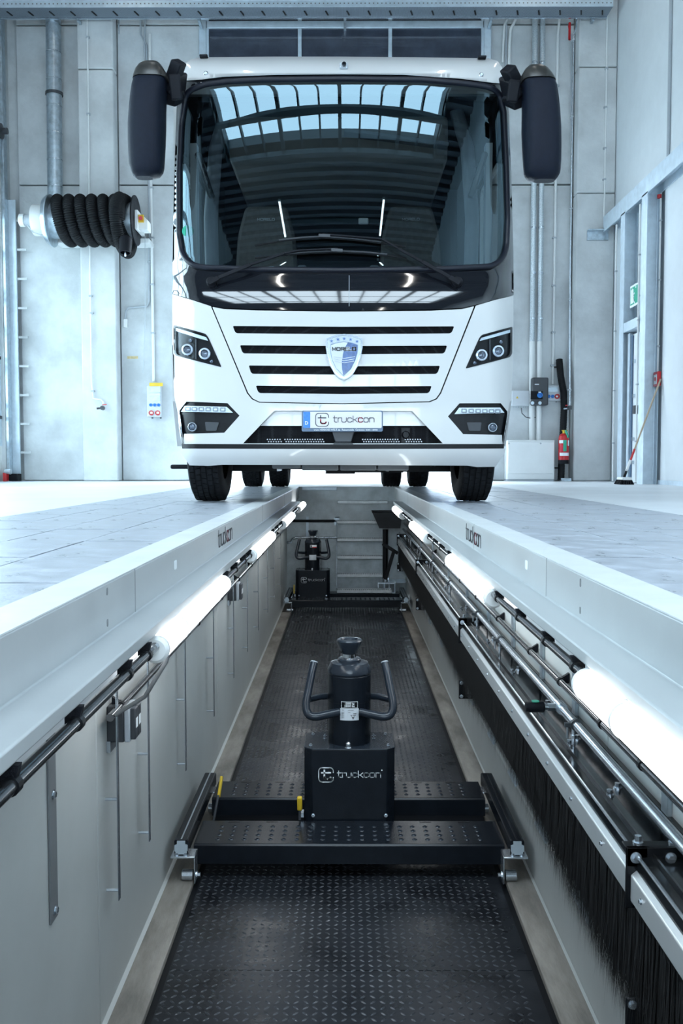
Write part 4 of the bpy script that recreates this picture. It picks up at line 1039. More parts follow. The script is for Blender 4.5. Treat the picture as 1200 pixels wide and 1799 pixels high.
# bristles: thousands of thin blades, ragged at the foot
bv = []; bf = []
rnd = np.random.RandomState(3)
n = 26000
yy = YB0 + .1 + (YB1 - YB0 - .1) * rnd.rand(n) ** 1.35
for i in range(n):
    y = yy[i]; x = XB + .002 + rnd.rand() * .03
    z1 = ZTR - .10; z0 = -.955 + .03 * math.sin(y * 2.1) + rnd.randn() * .022 - .02 * (rnd.rand() < .15)
    dy = rnd.randn() * .018; dx = rnd.randn() * .010; w = .0022
    k = len(bv)
    bv += [(x, y - w, z1), (x, y + w, z1), (x + dx * .4, y + dy * .4 + w * .8, (z0 + z1) / 2), (x + dx * .4, y + dy * .4 - w * .8, (z0 + z1) / 2), (x + dx, y + dy, z0)]
    bf += [(k, k + 1, k + 2, k + 3), (k + 3, k + 2, k + 4)]
me = bpy.data.meshes.new('bristles'); me.from_pydata(bv, [], bf); o = link('bristles', me, 'bristle', br); o.location = -wloc(br); o['kind'] = 'stuff'
MB().box(XB + .010, XB + .018, YB0, YB1, -.90, ZTR - .09).build('brush_core', 'bristle', br)
# deflector plates on the kerb
for i, y in enumerate((1.55, 2.15, 2.75, 3.35, 3.95, 4.55, 5.3, 6.1, 7.0, 8.0)):
    t = MB().add([(XR - .010, y, -1.135), (XR - .010, y + .20, -1.135), (XR - .004, y + .17, -1.105), (XR - .004, y + .10, -1.075), (XR - .004, y + .03, -1.07),
                  (XR + .004, y, -1.135), (XR + .004, y + .20, -1.135), (XR + .004, y + .17, -1.105), (XR + .004, y + .10, -1.075), (XR + .004, y + .03, -1.07)],
                 [(0, 1, 2, 3, 4), (9, 8, 7, 6, 5), (0, 5, 6, 1), (1, 6, 7, 2), (2, 7, 8, 3), (3, 8, 9, 4), (4, 9, 5, 0)])
    tag(t.build('deflector_plate', 'galv_light', None), '%s small bent steel plate on top of the right kerb wall' % ('nearest', 'second', 'third', 'fourth', 'fifth', 'sixth', 'seventh', 'eighth', 'ninth', 'farthest')[i], 'plate', 'bent plates on the kerb')
# ---- compressed air pipe over the trough
XA, ZA = PX0 + .680, .29 - .79
ap = thing('air_pipe', 'bright zinc compressed air pipe running along the right side of the pit', 'pipe', (XA, 4, ZA))
MB().cyl((XA, .5, ZA), (XA, 10.9, ZA), .0135, 18).build('pipe', 'zinc', ap, smooth=40)
for y in (1.35, 2.72, 4.05, 4.75, 6.0, 7.2, 8.4, 9.6):
    c = MB().lathe([(.018, -.008), (.019, 0), (.018, .008)], (XA, y, ZA), (0, 1, 0), 18).box(XA - .035, XA - .016, y - .006, y + .006, ZA - .006, ZA + .006).build('pipe_clamp', 'steel_rubber', ap, smooth=40)
    MB().cyl((XA, y + .03, ZTR), (XA, y + .03, ZA - .012), .006, 10).cyl((XA, y + .03, ZTR + .03), (XA, y + .03, ZTR + .04), .010, 6).cyl((XA - .026, y, ZA - .04), (XA - .026, y, ZA - .004), .004, 8).build('standoff', 'zinc', c)
for y in (2.92,):
    t = MB().cyl((XA, y - .025, ZA), (XA, y + .025, ZA), .019, 18).build('tee', 'zinc', ap, smooth=40)
    cp = thing('air_coupling', 'black quick air coupling with green mark on the zinc air pipe', 'coupling', (XA, y, ZA))
    MB().cyl((XA - .015, y, ZA), (XA - .042, y, ZA + .001), .013, 6).build('nut', 'zinc', cp)
    MB().cyl((XA - .042, y, ZA + .001), (XA - .054, y, ZA + .001), .010, 12).build('neck', 'zinc', cp)
    MB().lathe([(.013, 0), (.0185, .004), (.0185, .05), (.016, .054), (.0165, .058), (.015, .062)], (XA - .052, y, ZA + .001), (-1, 0, 0), 22).build('sleeve', 'black_plastic', cp, smooth=40)
    MB().prism(rounded([(XA - .094, y - .012), (XA - .07, y - .012), (XA - .07, y + .012), (XA - .094, y + .012)], .01), ZA + .0185, ZA + .0208, 'Z').build('green_mark', 'green', cp)
# uprights on the right wall behind the pipes
for i, y in enumerate((1.35, 2.1, 2.95, 3.45, 4.05, 4.75, 5.6, 6.6, 7.8, 9.0)):
    t = MB().box(XR - .012, XR, y - .022, y + .022, ZTR, ZLB).build('wall_strip', 'galv', None, bevel=.002)
    tag(t, '%s galvanised strip on the right pit wall behind the air pipe' % ('nearest', 'second', 'third', 'fourth', 'fifth', 'sixth', 'seventh', 'eighth', 'ninth', 'farthest')[i], 'steel strip', 'strips on the right pit wall')
# ================================================================== jack trolleys
HT = lambda h: .29 - h
def trolley(dy, label, lever=True):
    Y = 3.6 + dy; xm = PX0 - .003
    t = thing('jack_trolley', label, 'trolley', (xm, Y + .4, ZP), 'jack trolleys on the pit tracks')
    zt, zb = HT(1.545), HT(1.628)
    for k, (y0, y1) in enumerate(((Y + .02, Y + .27), (Y + .53, Y + .76))):
        b = MB().prism([(y0, zb), (y0, zt - .008), (y0 + .008, zt), (y1 - .005, zt), (y1, zt - .005), (y1, zb)], xm - .632, xm + .632, 'X')
        bm_ = b.build('cross_beam', 'anthracite', t, bevel=.002)
        gb = MB()
        for c in range(21):
            for r in range(4):
                x = xm - .54 + c * .054; y = y0 + .05 + r * .044
                if abs(x - xm) < .205 and k == 1: continue
                gb.lathe([(.011, 0), (.0085, .0022), (.006, .0028), (.0055, .0)], (x, y, zt), (0, 0, 1), 10, cap=False)
        gb.build('grip_dimples', 'anthracite_tube', bm_); bm_.children[0]['kind'] = 'stuff'
        db = MB()
        for c in range(7): db.box(xm - .52 + c * .165, xm - .47 + c * .165, y1 - .022, y1 - .016, zt, zt + .0008)
        db.build('slot', 'black_steel', bm_)
    MB().box(xm - .62, xm + .62, Y + .29, Y + .30, HT(1.635), HT(1.625)).box(xm - .62, xm + .62, Y + .44, Y + .53, HT(1.64), HT(1.625)).build('lower_tie', 'black_steel', t)
    for s in (-1, 1):
        xa, xb = xm + s * .641, xm + s * .697; xmid = (xa + xb) / 2; z1, z0 = HT(1.498), HT(1.558)
        rl = MB().prism(rounded([(xa, z0), (xb, z0), (xb, z1), (xa, z1)], .008), Y - .05, Y + .74, 'Y').build('side_rail', 'anthracite', t, smooth=30)
        MB().box(xmid - .003, xmid + .003, Y - .045, Y + .735, z1, z1 + .002).build('groove_line', 'zinc' if s < 0 else 'dark_chrome', rl)
        MB().box(xa + s * .004 - .0015, xa + s * .004 + .0015, Y - .045, Y + .735, z1 - .001, z1 + .0025).build('edge_line', 'dark_chrome', rl)
        MB().prism([(xmid - .022, z0 + .004), (xmid + .022, z0 + .004), (xmid + .022, z0 + .014), (xmid + .026, z0 + .018), (xmid + .026, z1 - .02), (xmid + .016, z1 - .016), (xmid + .016, z1 - .003), (xmid - .016, z1 - .003), (xmid - .016, z1 - .016), (xmid - .026, z1 - .02), (xmid - .026, z0 + .018), (xmid - .022, z0 + .014)], Y - .056, Y - .05, 'Y').build('end_block', 'galv_light', rl)
        for yy_ in (Y - .03, Y + .68):
            xi = xm + s * .612
            bk = MB().box(xi, xm + s * .71, yy_ - .04, yy_ + .04, z0 - .008, z0).box(xi, xi + s * .006, yy_ - .03, yy_ + .03, ZP - .003, z0).build('roller_bracket', 'zinc', t, bevel=.002)
            bb = Bolts(); [bolts(bb, (xmid + d, yy_ - .022, z0), (0, 0, 1), .007, .007) for d in (-.018, .018)]
            bb.build('bolt', 'zinc', bk)
            MB().lathe([(.0215, 0), (.0215, .042), (.016, .045)], (xi + s * .014, yy_, ZP + .0215), (s, 0, 0), 22).build('roller', 'zinc', t, smooth=30)
            bolt(MB(), (xi, yy_, ZP + .0215), (-s, 0, 0), .010, .012).build('axle_nut', 'zinc', t)
    if lever:
        lv_ = MB().bar((xm - .600, Y + .36, HT(1.59)), (xm - .585, Y + .42, HT(1.49)), .010, .012).build('brake_lever', 'dark_grey', t, bevel=.002)
        MB().bar((xm - .585, Y + .42, HT(1.50)), (xm - .578, Y + .48, HT(1.425)), .013, .018).build('lever_grip', 'yellow', lv_, bevel=.004)
    return t
trolley(0, 'dark steel jack trolley in the foreground spanning the pit tracks')
trolley(6.60, 'dark steel jack trolley at the far end of the pit before the steps')
def jack(X, dy, label, far=False):
    Y = 3.876 + dy; t = thing('pit_jack', label, 'jack', (X, Y + .14, HT(1.60)), 'pit jacks')
    z0, z1 = HT(1.565), HT(1.233); w = .197; dp = .250
    bx_ = MB().prism([(X - w + .035, Y), (X + w - .035, Y), (X + w, Y + .03), (X + w, Y + dp), (X - w, Y + dp), (X - w, Y + .03)], z0, z1 - .004, 'Z').build('housing', 'anthracite', t, bevel=.003)
    MB().prism([(X - w + .035, Y - .001), (X + w - .035, Y - .001), (X + w + .001, Y + .03), (X + w + .001, Y + dp - .03), (X + w - .03, Y + dp), (X - w + .03, Y + dp), (X - w - .001, Y + dp - .03), (X - w - .001, Y + .03)], z1 - .004, z1, 'Z').build('top_plate', 'anthracite_tube', t, bevel=.0015)
    MB().box(X - .15, X + .15, Y + .004, Y + .02, HT(1.62), z0).box(X - w + .02, X + w - .02, Y + .05, Y + dp - .05, HT(1.625), z0).build('foot', 'black_steel', t)
    bb = Bolts()
    for x, y in ((-.17, .05), (.17, .05), (-.165, .215), (.165, .215), (-.11, .19), (.11, .19), (-.11, .15), (.11, .15)): bolts(bb, (X + x, Y + y, z1), (0, 0, 1), .0055, .006)
    for x in (-.158, .158): bolts(bb, (X + x, Y, z0 + .04), (0, -1, 0), .0055, .006)
    bb.build('bolt', 'zinc', t)
    yc = Y + .13; R = .096
    MB().lathe([(R, 0), (R, .30), (R * .985, .302), (R * .985, .306), (R * .99, .308)], (X, yc, z1), (0, 0, 1), 48).build('cylinder', 'anthracite', t, smooth=30)
    MB().lathe([(R * .99, .307), (R * 1.01, .310), (R * 1.01, .324), (R * .86, .352), (R * .56, .358)], (X, yc, z1), (0, 0, 1), 48).build('shoulder', 'anthracite_tube', t, smooth=30)
    for z in (.150, .185): MB().lathe([(R + .0007, z), (R + .0007, z + .0015)], (X, yc, z1), (0, 0, 1), 48, cap=False).build('weld_line', 'black_steel', t)
    MB().lathe([(R * .54, .352), (R * .54, .366), (R * .5, .370), (.034, .372)], (X, yc, z1), (0, 0, 1), 32).build('collar', 'anthracite_tube', t, smooth=30)
    MB().lathe([(.030, .366), (.030, .392)], (X, yc, z1), (0, 0, 1), 24).build('piston', 'chrome', t, smooth=30)
    MB().lathe([(.032, .390), (.038, .394), (.056, .440), (.058, .448), (.054, .454), (.040, .455), (.036, .448)], (X, yc, z1), (0, 0, 1), 32).build('lifting_cone', 'anthracite_tube', t, smooth=40)
    def curve(pts, k=6):
        out = []
        for i in range(len(pts) - 1):
            p0, p1, p2, p3 = [Vector(pts[max(0, min(len(pts) - 1, i + d))]) for d in (-1, 0, 1, 2)]
            for q in range(k):
                u = q / k; out.append(.5 * ((2 * p1) + (-p0 + p2) * u + (2 * p0 - 5 * p1 + 4 * p2 - p3) * u * u + (-p0 + 3 * p1 - 3 * p2 + p3) * u ** 3))
        return out + [Vector(pts[-1])]
    for s in (-1, 1):
        h = MB().tube(curve([(X + s * .045, yc - .085, z1 + .150), (X + s * .10, yc - .10, z1 + .142), (X + s * .150, yc - .11, z1 + .136), (X + s * .180, yc - .105, z1 + .148), (X + s * .190, yc - .09, z1 + .185), (X + s * .178, yc - .05, z1 + .25), (X + s * .168, yc - .02, z1 + .30), (X + s * .158, yc + .01, z1 + .345)]), .018, 14).build('handle', 'anthracite_tube', t, smooth=50)
        MB().tube([(X + s * .085, yc + .05, z1 + .185), (X + s * .13, yc + .03, z1 + .188), (X + s * .180, yc - .065, z1 + .20)], .0145, 12).build('handle_brace', 'anthracite_tube', t, smooth=50)
        e = Vector((X + s * .158, yc + .01, z1 + .345)); MB().cyl(e, e + Vector((-s * .001, .003, .005)), .0168, 14).build('handle_cap', 'grey_plastic', h)
    MB().lathe([(.016, 0), (.011, .004), (.011, .018), (.006, .024)], (X - .005, yc - R - .012, z1), (0, 0, 1), 14).build('valve', 'zinc', t, smooth=30)
    # labels
    def curved(x0, x1, zz0, zz1, m, name, off=.0012, parent=None):
        b = MB(); n = 8; k = []
        for i in range(n + 1):
            x = x0 + (x1 - x0) * i / n; a = math.asin(x / R)
            for z in (zz0, zz1): k.append((X + (R + off) * math.sin(a), yc - (R + off) * math.cos(a), z))
        b.add(k, [(2 * i, 2 * i + 2, 2 * i + 3, 2 * i + 1) for i in range(n)])
        return b.build(name, m, parent or t)
    if not far:
        lb = curved(-.04, .04, z1 + .115, z1 + .168, 'sticker', 'rating_plate')
        l2 = curved(-.034, .034, z1 + .171, z1 + .196, 'black_steel', 'load_plate'); curved(-.036, .036, z1 + .169, z1 + .198, 'print_white', 'load_border', .0006)
        text('lettering', '15000 kg', .0115, (X, yc - R - .0017, z1 + .1895), (1, 0, 0), (0, 0, 1), 'print_white', l2, .0003)
        text('lettering', '33000 lbs', .0115, (X, yc - R - .0017, z1 + .1785), (1, 0, 0), (0, 0, 1), 'print_white', l2, .0003)
        tb = MB().add([(X + .004, yc - R - .0014, z1 + .140), (X + .028, yc - R + .0020, z1 + .140), (X + .016, yc - R - .0006, z1 + .119)], [(0, 1, 2)]).build('triangle_mark', 'print_grey', lb)
        text('lettering', 'AC', .010, (X + .016, yc - R - .0018, z1 + .134), (1, .12, 0), (0, 0, 1), 'print_white', lb, .0003)
        ln = MB()
        for z, a, c in ((.160, -.032, -.024), (.160, -.006, .018), (.150, -.034, -.012), (.150, -.006, .004), (.146, .016, .03), (.144, -.034, -.014), (.138, -.034, -.020), (.132, -.034, -.018), (.126, -.034, -.022)):
            ln.box(X + a, X + c, yc - R - .0004 + (abs(a) > .02) * .004 - .002, yc - R + .004, z1 + z, z1 + z + .0018)
        ln.build('fine_print', 'skirt_grey', lb)
    else:
        curved(-.03, .045, z1 + .262, z1 + .29, 'print_white', 'label'); curved(-.005, .043, z1 + .258, z1 + .268, 'red', 'label', .0016); curved(-.026, -.008, z1 + .264, z1 + .286, 'print_grey', 'label', .0018)
        curved(-.04, .04, z1 + .115, z1 + .175, 'sticker', 'rating_plate')
    # housing logo
    k = 1 / 413.
    o = Vector((X - .133, Y - .0006, z1 - .145)); sc = 26 * k / 1.72
    for ln_, wd in ((LOGO_FRAME, .0038), (LOGO_TOP, .0066), (LOGO_HOOK, .0066)): MB().strokes(ln_, o, (1, 0, 0), (0, 0, 1), sc, wd).build('logo', 'print_white', bx_)
    w_, wid = word('truckcon'); MB().strokes(w_, (X - .053, Y - .0006, z1 - .124), (1, 0, 0), (0, 0, 1), .187 / wid, .0030).build('lettering', 'print_white', bx_)
    MB().cyl((X + .14, Y, z1 - .093), (X + .14, Y - .001, z1 - .093), .003, 8).build('registered_mark', 'print_white', bx_)
    lv_ = MB().bar((X - w - .018, Y - .01, HT(1.54)), (X - w - .018, Y - .012, HT(1.492)), .010, .012).build('lever', 'dark_grey', t)
    if not far: MB().bar((X - w - .018, Y - .012, HT(1.498)), (X - w - .018, Y - .020, HT(1.435)), .022, .020).build('lever_grip', 'yellow', lv_, bevel=.006)
    else: MB().bar((X - w - .018, Y - .012, HT(1.5)), (X - w - .018, Y - .012, HT(1.40)), .012, .012).build('lever_grip', 'yellow', lv_)
    MB().box(X - w - .022, X - w - .002, Y + .0, Y + .04, HT(1.535), HT(1.515)).build('latch', 'zinc', t)
    return t
jack(.020, 0, 'nearest dark hydraulic pit jack with two handles and truckcon lettering')
jack(-.372, 6.58, 'far black hydraulic pit jack standing left of the steps', True)
# ================================================================== steps, funnel and pipes at the far end
st = thing('pit_steps', 'galvanised steel steps leaning on the far end wall of the pit', 'steps', (.25, 11.0, ZP))
def ex(px): return (px - 606) * 11.25 / FPX
sx0, sx1 = ex(592.5), ex(681)
treads = [(882, 0), (917, .03), (948, .07), (979, .11), (1011, .12), (1036, .30)]
for py, d in treads:
    y1_ = PY1 - .02 - d * .9; y0_ = y1_ - (.05 + d * .5); z = atY(600, py, y0_).z
    x1 = sx1 if py != 1036 else sx1 + .03
    if py == 1036: y0_, y1_, z = 10.76, 10.94, -1.23
    tr_ = MB().box(sx0, x1, y0_, y1_, z - .022, z + .016).build('tread', 'step_zinc', st, bevel=.006)
    tb = MB()
    for k in range(28):
        x = sx0 + .012 + k * (x1 - sx0 - .024) / 27; tb.box(x - .003, x + .003, y0_ + .004, y0_ + .02, z + .016, z + .022)
    if py > 882: tb.build('grip_teeth', 'dark_chrome', tr_)
for x in (sx0 - .005, sx1 + .005):
    MB().bar((x, PY1 - .05, -.40), (x, PY1 - .40, -1.22), .012, .05, up=(0, 1, 0)).build('stringer', 'galv', st)
    hk = MB().cyl((x - .02, PY1 - .05, -.40), (x + .03, PY1 - .05, -.40), .03, 12).box(x - .03, x - .005, PY1 - .06, PY1, -.47, -.38).build('hook', 'galv', st, smooth=30)
t = thing('oil_funnel', 'black square oil funnel on a slanted stand at the right of the far trolley', 'oil funnel', (.55, 10.75, ZP))
FYf = 10.68
def fp(x, y, o=0): return atY(x, y, FYf + o)
b = MB()
top_ = [fp(654, 898), fp(707, 899), fp(705, 899, .35) + Vector((0, 0, .0)), fp(656, 898, .35)]
top_ = [Vector((fp(654, 900).x, FYf, fp(654, 900).z)), Vector((fp(707, 900).x, FYf, fp(654, 900).z)), Vector((fp(707, 900).x, FYf + .34, fp(654, 900).z)), Vector((fp(654, 900).x, FYf + .34, fp(654, 900).z))]
zb_ = fp(670, 929).z; bot_ = [Vector((fp(667, 929).x, FYf + .06, zb_)), Vector((fp(704, 929).x, FYf + .06, zb_)), Vector((fp(704, 929).x, FYf + .24, zb_)), Vector((fp(667, 929).x, FYf + .24, zb_))]
b.add(top_ + bot_, [(0, 4, 5, 1), (1, 5, 6, 2), (2, 6, 7, 3), (3, 7, 4, 0), (4, 7, 6, 5)])
ob = b.build('funnel', 'funnel_steel', t); MB().tube(top_, .007, 8, closed=True).build('rim', 'dark_chrome', t); so = ob.modifiers.new('s', 'SOLIDIFY'); so.thickness = .008
q0, q1 = fp(677, 930, .15), fp(677, 1015, .15)
MB().cyl(q0, (q0.x, q0.y, q1.z), .032, 16).build('post', 'black_steel', t, smooth=30)
MB().bar(fp(672, 955, .1), fp(699, 972, .1), .04, .045, up=(0, 1, 0)).bar(fp(692, 968, .1), fp(677, 1018, .1), .04, .05, up=(0, 1, 0)).build('brace', 'black_steel', t, bevel=.004)
MB().cyl((q0.x, q0.y, q1.z - .05), (q0.x, q0.y, q1.z), .04, 16).build('base_collar', 'zinc', t, smooth=30)
MB().box(q0.x - .08, q0.x + .12, q0.y - .03, q0.y - .01, q1.z - .07, q1.z - .055).box(q0.x - .09, q0.x - .08, q0.y - .03, q0.y + .05, q1.z - .12, q1.z - .05).build('clamp_bar', 'zinc', t)
MB().box(q0.x + .11, q0.x + .12, q0.y - .05, q0.y + .05, HT(1.545), q1.z - .03).box(q0.x - .03, q0.x + .12, q0.y - .05, q0.y + .05, HT(1.545), HT(1.535)).build('stand_foot', 'galv', t)
bb = MB().box(fp(700, 958, .25).x, fp(702, 958, .25).x, FYf + .2, FYf + .3, fp(700, 1000, .25).z, fp(700, 945, .25).z); bb.build('hanger', 'black_steel', t)
zz = lambda py: atY(600, py, PY1 - .04).z
t = MB().cyl((XL + .01, PY1 - .05, zz(915)), (sx0 - .01, PY1 - .05, zz(915)), .016, 12); tag(t.build('pipe', 'black_steel', None, smooth=40), 'upper black pipe on the far end wall left of the steps', 'pipe')
t = MB().cyl((XL + .12, PY1 - .04, zz(944)), (sx0 - .01, PY1 - .04, zz(944)), .012, 12).tube([(XL + .12, PY1 - .04, zz(944)), (XL + .07, PY1 - .05, zz(947)), (XL + .05, PY1 - .1, zz(952)), (XL + .01, PY1 - .12, zz(952))], .016, 10); tag(t.build('pipe', 'zinc', None, smooth=40), 'lower zinc pipe with elbow on the far end wall behind the far jack', 'pipe')
xx = atY(540, 920, PY1 - .03).x
t = MB().box(xx - .016, xx + .016, PY1 - .03, PY1 - .012, zz(944), zz(908)); tag(t.build('pipe_bracket', 'galv_light', None), 'galvanised upright strip holding two pipes on the far end wall', 'bracket')
t = MB().box(PX0 - .55, PX0 - .12, PY1 - .03, PY1 + .1, -.045, -.002); tag(t.build('edge_plate', 'galv_light', None, bevel=.004), 'bright galvanised plate along the far rim of the pit', 'plate')
t = MB().box(XR - .28, XR - .02, 11.0, PY1 - .05, ZP + .22, ZP + .235).box(XR - .28, XR - .27, 11.0, PY1 - .05, ZP, ZP + .22); tag(t.build('corner_box', 'galv', None), 'pale steel box in the far right corner of the pit', 'box')
# ================================================================== THINGS ALONG THE BACK WALL
YW = HY1                          # face of the concrete
def W(px, py, d=0.0): return atY(px, py, YW - d)
def run(name, pts, r, m, label, cat='conduit', clips=(), group=None, dep=.03, n=10):
    """pipe along wall points given in the photograph's frame, dep in front of the wall"""
    t = thing(name, label, cat, W(*pts[0], dep), group)
    P_ = [W(x, y, dep) for x, y in pts]
    MB().tube(P_, r, n).build('pipe', m, t, smooth=60)
    for x, y in clips:
        q = W(x, y, dep); MB().box(q.x - r - .012, q.x + r + .012, q.y - r - .004, YW - .0 if dep < .2 else YW - .26, q.z - .012, q.z + .012).build('clip', 'grey_plastic', t)
    return t
# ventilation duct
t = thing('vent_duct', 'round galvanised ventilation duct dropping to the hose reel', 'duct', W(94, 345, .23))
q = W(94, 0, .23); q2 = W(97, 352, .23); rd = 13.0 * 14.6 / FPX
MB().cyl((q2.x, q2.y, q2.z), (q.x, q.y, 8.95), rd, 28).build('pipe', 'galv', t, smooth=40)
for k in range(9):
    z = W(94, 345, .23).z - .1 + .25 + k * .42; MB().lathe([(rd + .004, -.006), (rd + .004, .006)], (q2.x + (q.x - q2.x) * (z - q2.z) / (8.95 - q2.z), q2.y, z), (0, 0, 1), 28).build('seam', 'zinc', t)
z = W(94, 165, .23).z; MB().lathe([(rd + .02, -.02), (rd + .02, .02)], ((q.x + q2.x) / 2, q2.y, z), (0, 0, 1), 28).box(q2.x - .02, q2.x + .02, q2.y, YW, z - .012, z + .012).build('clamp', 'dark_grey', t)
# ---- exhaust hose reel
YR = YW - .62; kk = YR / FPX
def Rr(px, py, d=0): return atY(px, py, YR + d)
hr = thing('hose_reel', 'exhaust hose reel wound with thick black corrugated hose on the left of the back wall', 'hose reel', Rr(165, 390))
c0 = Rr(90, 388); c1 = Rr(240, 388); zc = c0.z; rdm = .27
MB().lathe([(.40, 0), (.40, .02), (rdm, .025), (rdm, c1.x - c0.x - .025)], (c0.x, YR, zc), (1, 0, 0), 40).build('drum', 'galv', hr, smooth=30)
MB().lathe([(rdm, -.01), (.38, 0), (.38, .02), (.2, .03)], (c1.x - .02, YR, zc), (1, 0, 0), 40).build('end_disc', 'black_plastic', hr, smooth=30)
MB().lathe([(.40, 0), (.36, -.06), (.20, -.10), (.20, -.16)], (c0.x, YR, zc), (1, 0, 0), 40).build('drum_flange', 'zinc', hr, smooth=30)
cr = .088; rc = .31; pts = []; rad = []
turns = 6; x0 = Rr(103, 388).x; pit = 19.6 * kk; N = 2400
for i in range(N + 1):
    u = i / N * turns; fr = u - int(u) if u < turns else 1.0; base = int(u) if u < turns else turns - 1
    a = 2 * math.pi * u
    adv = (base + min(1, fr / .5)) * pit        # the hose steps along the drum while it crosses the front
    pts.append((x0 + adv, YR - math.sin(a) * rc, zc + math.cos(a) * rc)); rad.append(cr * (1 + 0.09 * math.sin(i * 2 * math.pi / 6.0)))
MB().tube(pts, cr, 16, radii=rad).build('hose', 'hose', hr, smooth=80)
# the slack last turn sags below the drum and comes up in front
pts = []; rad = []
xl_ = x0 + turns * pit - .01; N = 520
for i in range(N + 1):
    u = i / N; a = math.pi * (-.05 + 1.62 * u)
    sag = max(0, -math.cos(a)) * .20
    pts.append((xl_ - .07 * max(0, math.sin(a)) + .05 * u, YR - .10 - math.sin(a) * (rc + .06), zc + math.cos(a) * rc - sag)); rad.append(cr * (1 + 0.09 * math.sin(i * 2 * math.pi / 6.0)))
MB().tube(pts[60:], cr, 16, radii=rad[60:]).build('hose_end_loop', 'hose', hr, smooth=80)
xn = Rr(221, 420).x
pts = []; rad = []
for i in range(150):
    u = i / 149; z = zc + rc * math.cos(u * 1.9)
    pts.append((xn, YR - (rc + .0) * math.sin(u * 1.9) - .13 * u, z)); rad.append(cr * (1 + 0.09 * math.sin(i * 2 * math.pi / 6.0)))
MB().tube(pts, cr, 14, radii=rad).build('hose_tail', 'hose', hr, smooth=80)
p0 = Rr(221, 418, -.48); p1 = Rr(220, 440, -.52)
MB().lathe([(.09, 0), (.098, .03), (.096, .10), (.088, .24), (.07, .24)], p0, p1 - p0, 20, cap=False).build('nozzle', 'black_plastic', hr, smooth=30)
MB().cyl(p1 + Vector((0, 0, .02)), p1 - Vector((0, 0, .09)), .012, 8).build('nozzle_pin', 'zinc', hr)
# fan and motor left, control box right
ax = Rr(60, 387); MB().lathe([(.235, 0), (.24, .02), (.24, .17), (.19, .2), (.19, .24)], (ax.x, YR, ax.z), (1, 0, 0), 36).build('fan_housing', 'white_plastic', hr, smooth=30)
MB().lathe([(.20, 0), (.20, .012), (.14, .02)], (ax.x + .225, YR, ax.z), (1, 0, 0), 32).build('fan_ring', 'grey_plastic', hr, smooth=30)
mt = MB().lathe([(.075, 0), (.09, .01), (.09, .15)], (Rr(43, 388).x, YR, ax.z), (1, 0, 0), 24)
mt.build('motor', 'grey_plastic', hr, smooth=30)
MB().lathe([(.07, 0), (.10, .015), (.10, .085)], (Rr(34, 388).x, YR, ax.z), (1, 0, 0), 24).build('motor_cap', 'white_plastic', hr, smooth=30)
MB().tube([Rr(48, 396, -.1), Rr(58, 408, -.15), Rr(72, 413, -.15), Rr(88, 409, -.1)], .008, 6).build('motor_cable', 'grey_plastic', hr)
a = Rr(236, 368, -.2); c = Rr(242, 402, -.2); MB().box(a.x, c.x, YR - .2, YR + .3, c.z, a.z).build('side_plate', 'white_plastic', hr, bevel=.01)
a = Rr(242, 380, -.1); c = Rr(260, 404, -.1); MB().prism([(a.x, c.z), (c.x, c.z), (c.x, a.z - .06), (c.x - .07, a.z), (a.x, a.z)], YR - .12, YR + .12, 'Y').build('control_box', 'white_plastic', hr, bevel=.008)
a = Rr(243, 377, -.16); c = Rr(252, 390, -.16); MB().box(a.x, c.x, YR - .16, YR - .12, c.z, a.z).build('switch_plate', 'yellow', hr)
MB().cyl(Rr(247, 383, -.22), Rr(247, 383, -.15), .030, 16).build('stop_button', 'red', hr)
a = Rr(228, 400, 0); MB().add([Rr(236, 400, .0), Rr(252, 400, 0), Rr(254, 414, 0), Rr(248, 414, 0), Rr(236, 400, .3), Rr(252, 400, .3), Rr(254, 414, .3), Rr(248, 414, .3)], [(0, 1, 2, 3), (7, 6, 5, 4), (0, 4, 5, 1), (1, 5, 6, 2), (2, 6, 7, 3), (3, 7, 4, 0)]).build('gusset', 'white_plastic', hr)
a = Rr(88, 412); c = Rr(256, 420); MB().box(a.x, c.x, YR + .25, YW - .003, c.z, a.z).build('wall_beam', 'white_plastic', hr, bevel=.008)
MB().tube([Rr(255, 415, .1), Rr(255, 560, .1), Rr(252, 640, .1), Rr(251, 655, .1)], .005, 6).build('pull_cord', 'grey_plastic', hr)
# ---- conduits on the back wall
run('conduit', [(255, 10), (254, 90), (262, 350), (262, 530), (258, 538), (226, 541), (221, 546), (220, 562)], .016, 'grey_plastic', 'thin white conduit bending left beside the hose reel', clips=[(256, 180), (262, 460)])
q = W(220.5, 567, .03); tag(MB().box(q.x - .03, q.x + .03, YW - .06, YW - .002, q.z - .08, q.z + .06).build('junction_box', 'white_plastic', None, bevel=.01), 'small white junction box at the end of a bent conduit', 'junction box')
run('conduit', [(247, 20), (247, 60), (258, 80), (258, 100), (265, 420)], .014, 'grey_plastic', 'thin conduit behind the left mirror leading to the hose reel switch')
run('conduit', [(263, 60), (266, 380), (270, 670)], .024, 'white_plastic', 'thicker white conduit leading down to the left socket box', clips=[(266, 330), (267, 418), (268, 500), (269, 585)])
run('conduit', [(153, 30), (155, 180), (158, 430), (161, 670), (164, 700), (178, 702), (181, 706), (181, 712)], .014, 'white_plastic', 'thin water pipe on the left column ending at a tap', 'pipe', clips=[(154, 65), (155, 200), (159, 520), (161, 550), (163, 687)], dep=.30)
q = W(181, 717, .32)
t = thing('tap', 'small grey hose tap with red lever on the left column', 'tap', q)
MB().cyl(q, q + Vector((0, -.06, 0)), .035, 12).cyl(q + Vector((0, -.03, 0)), q + Vector((-.09, -.05, -.01)), .016, 10).build('body', 'dark_grey', t, smooth=40)
MB().bar(q + Vector((0, -.04, .05)), q + Vector((.07, -.05, .055)), .02, .012).build('lever', 'red', t)
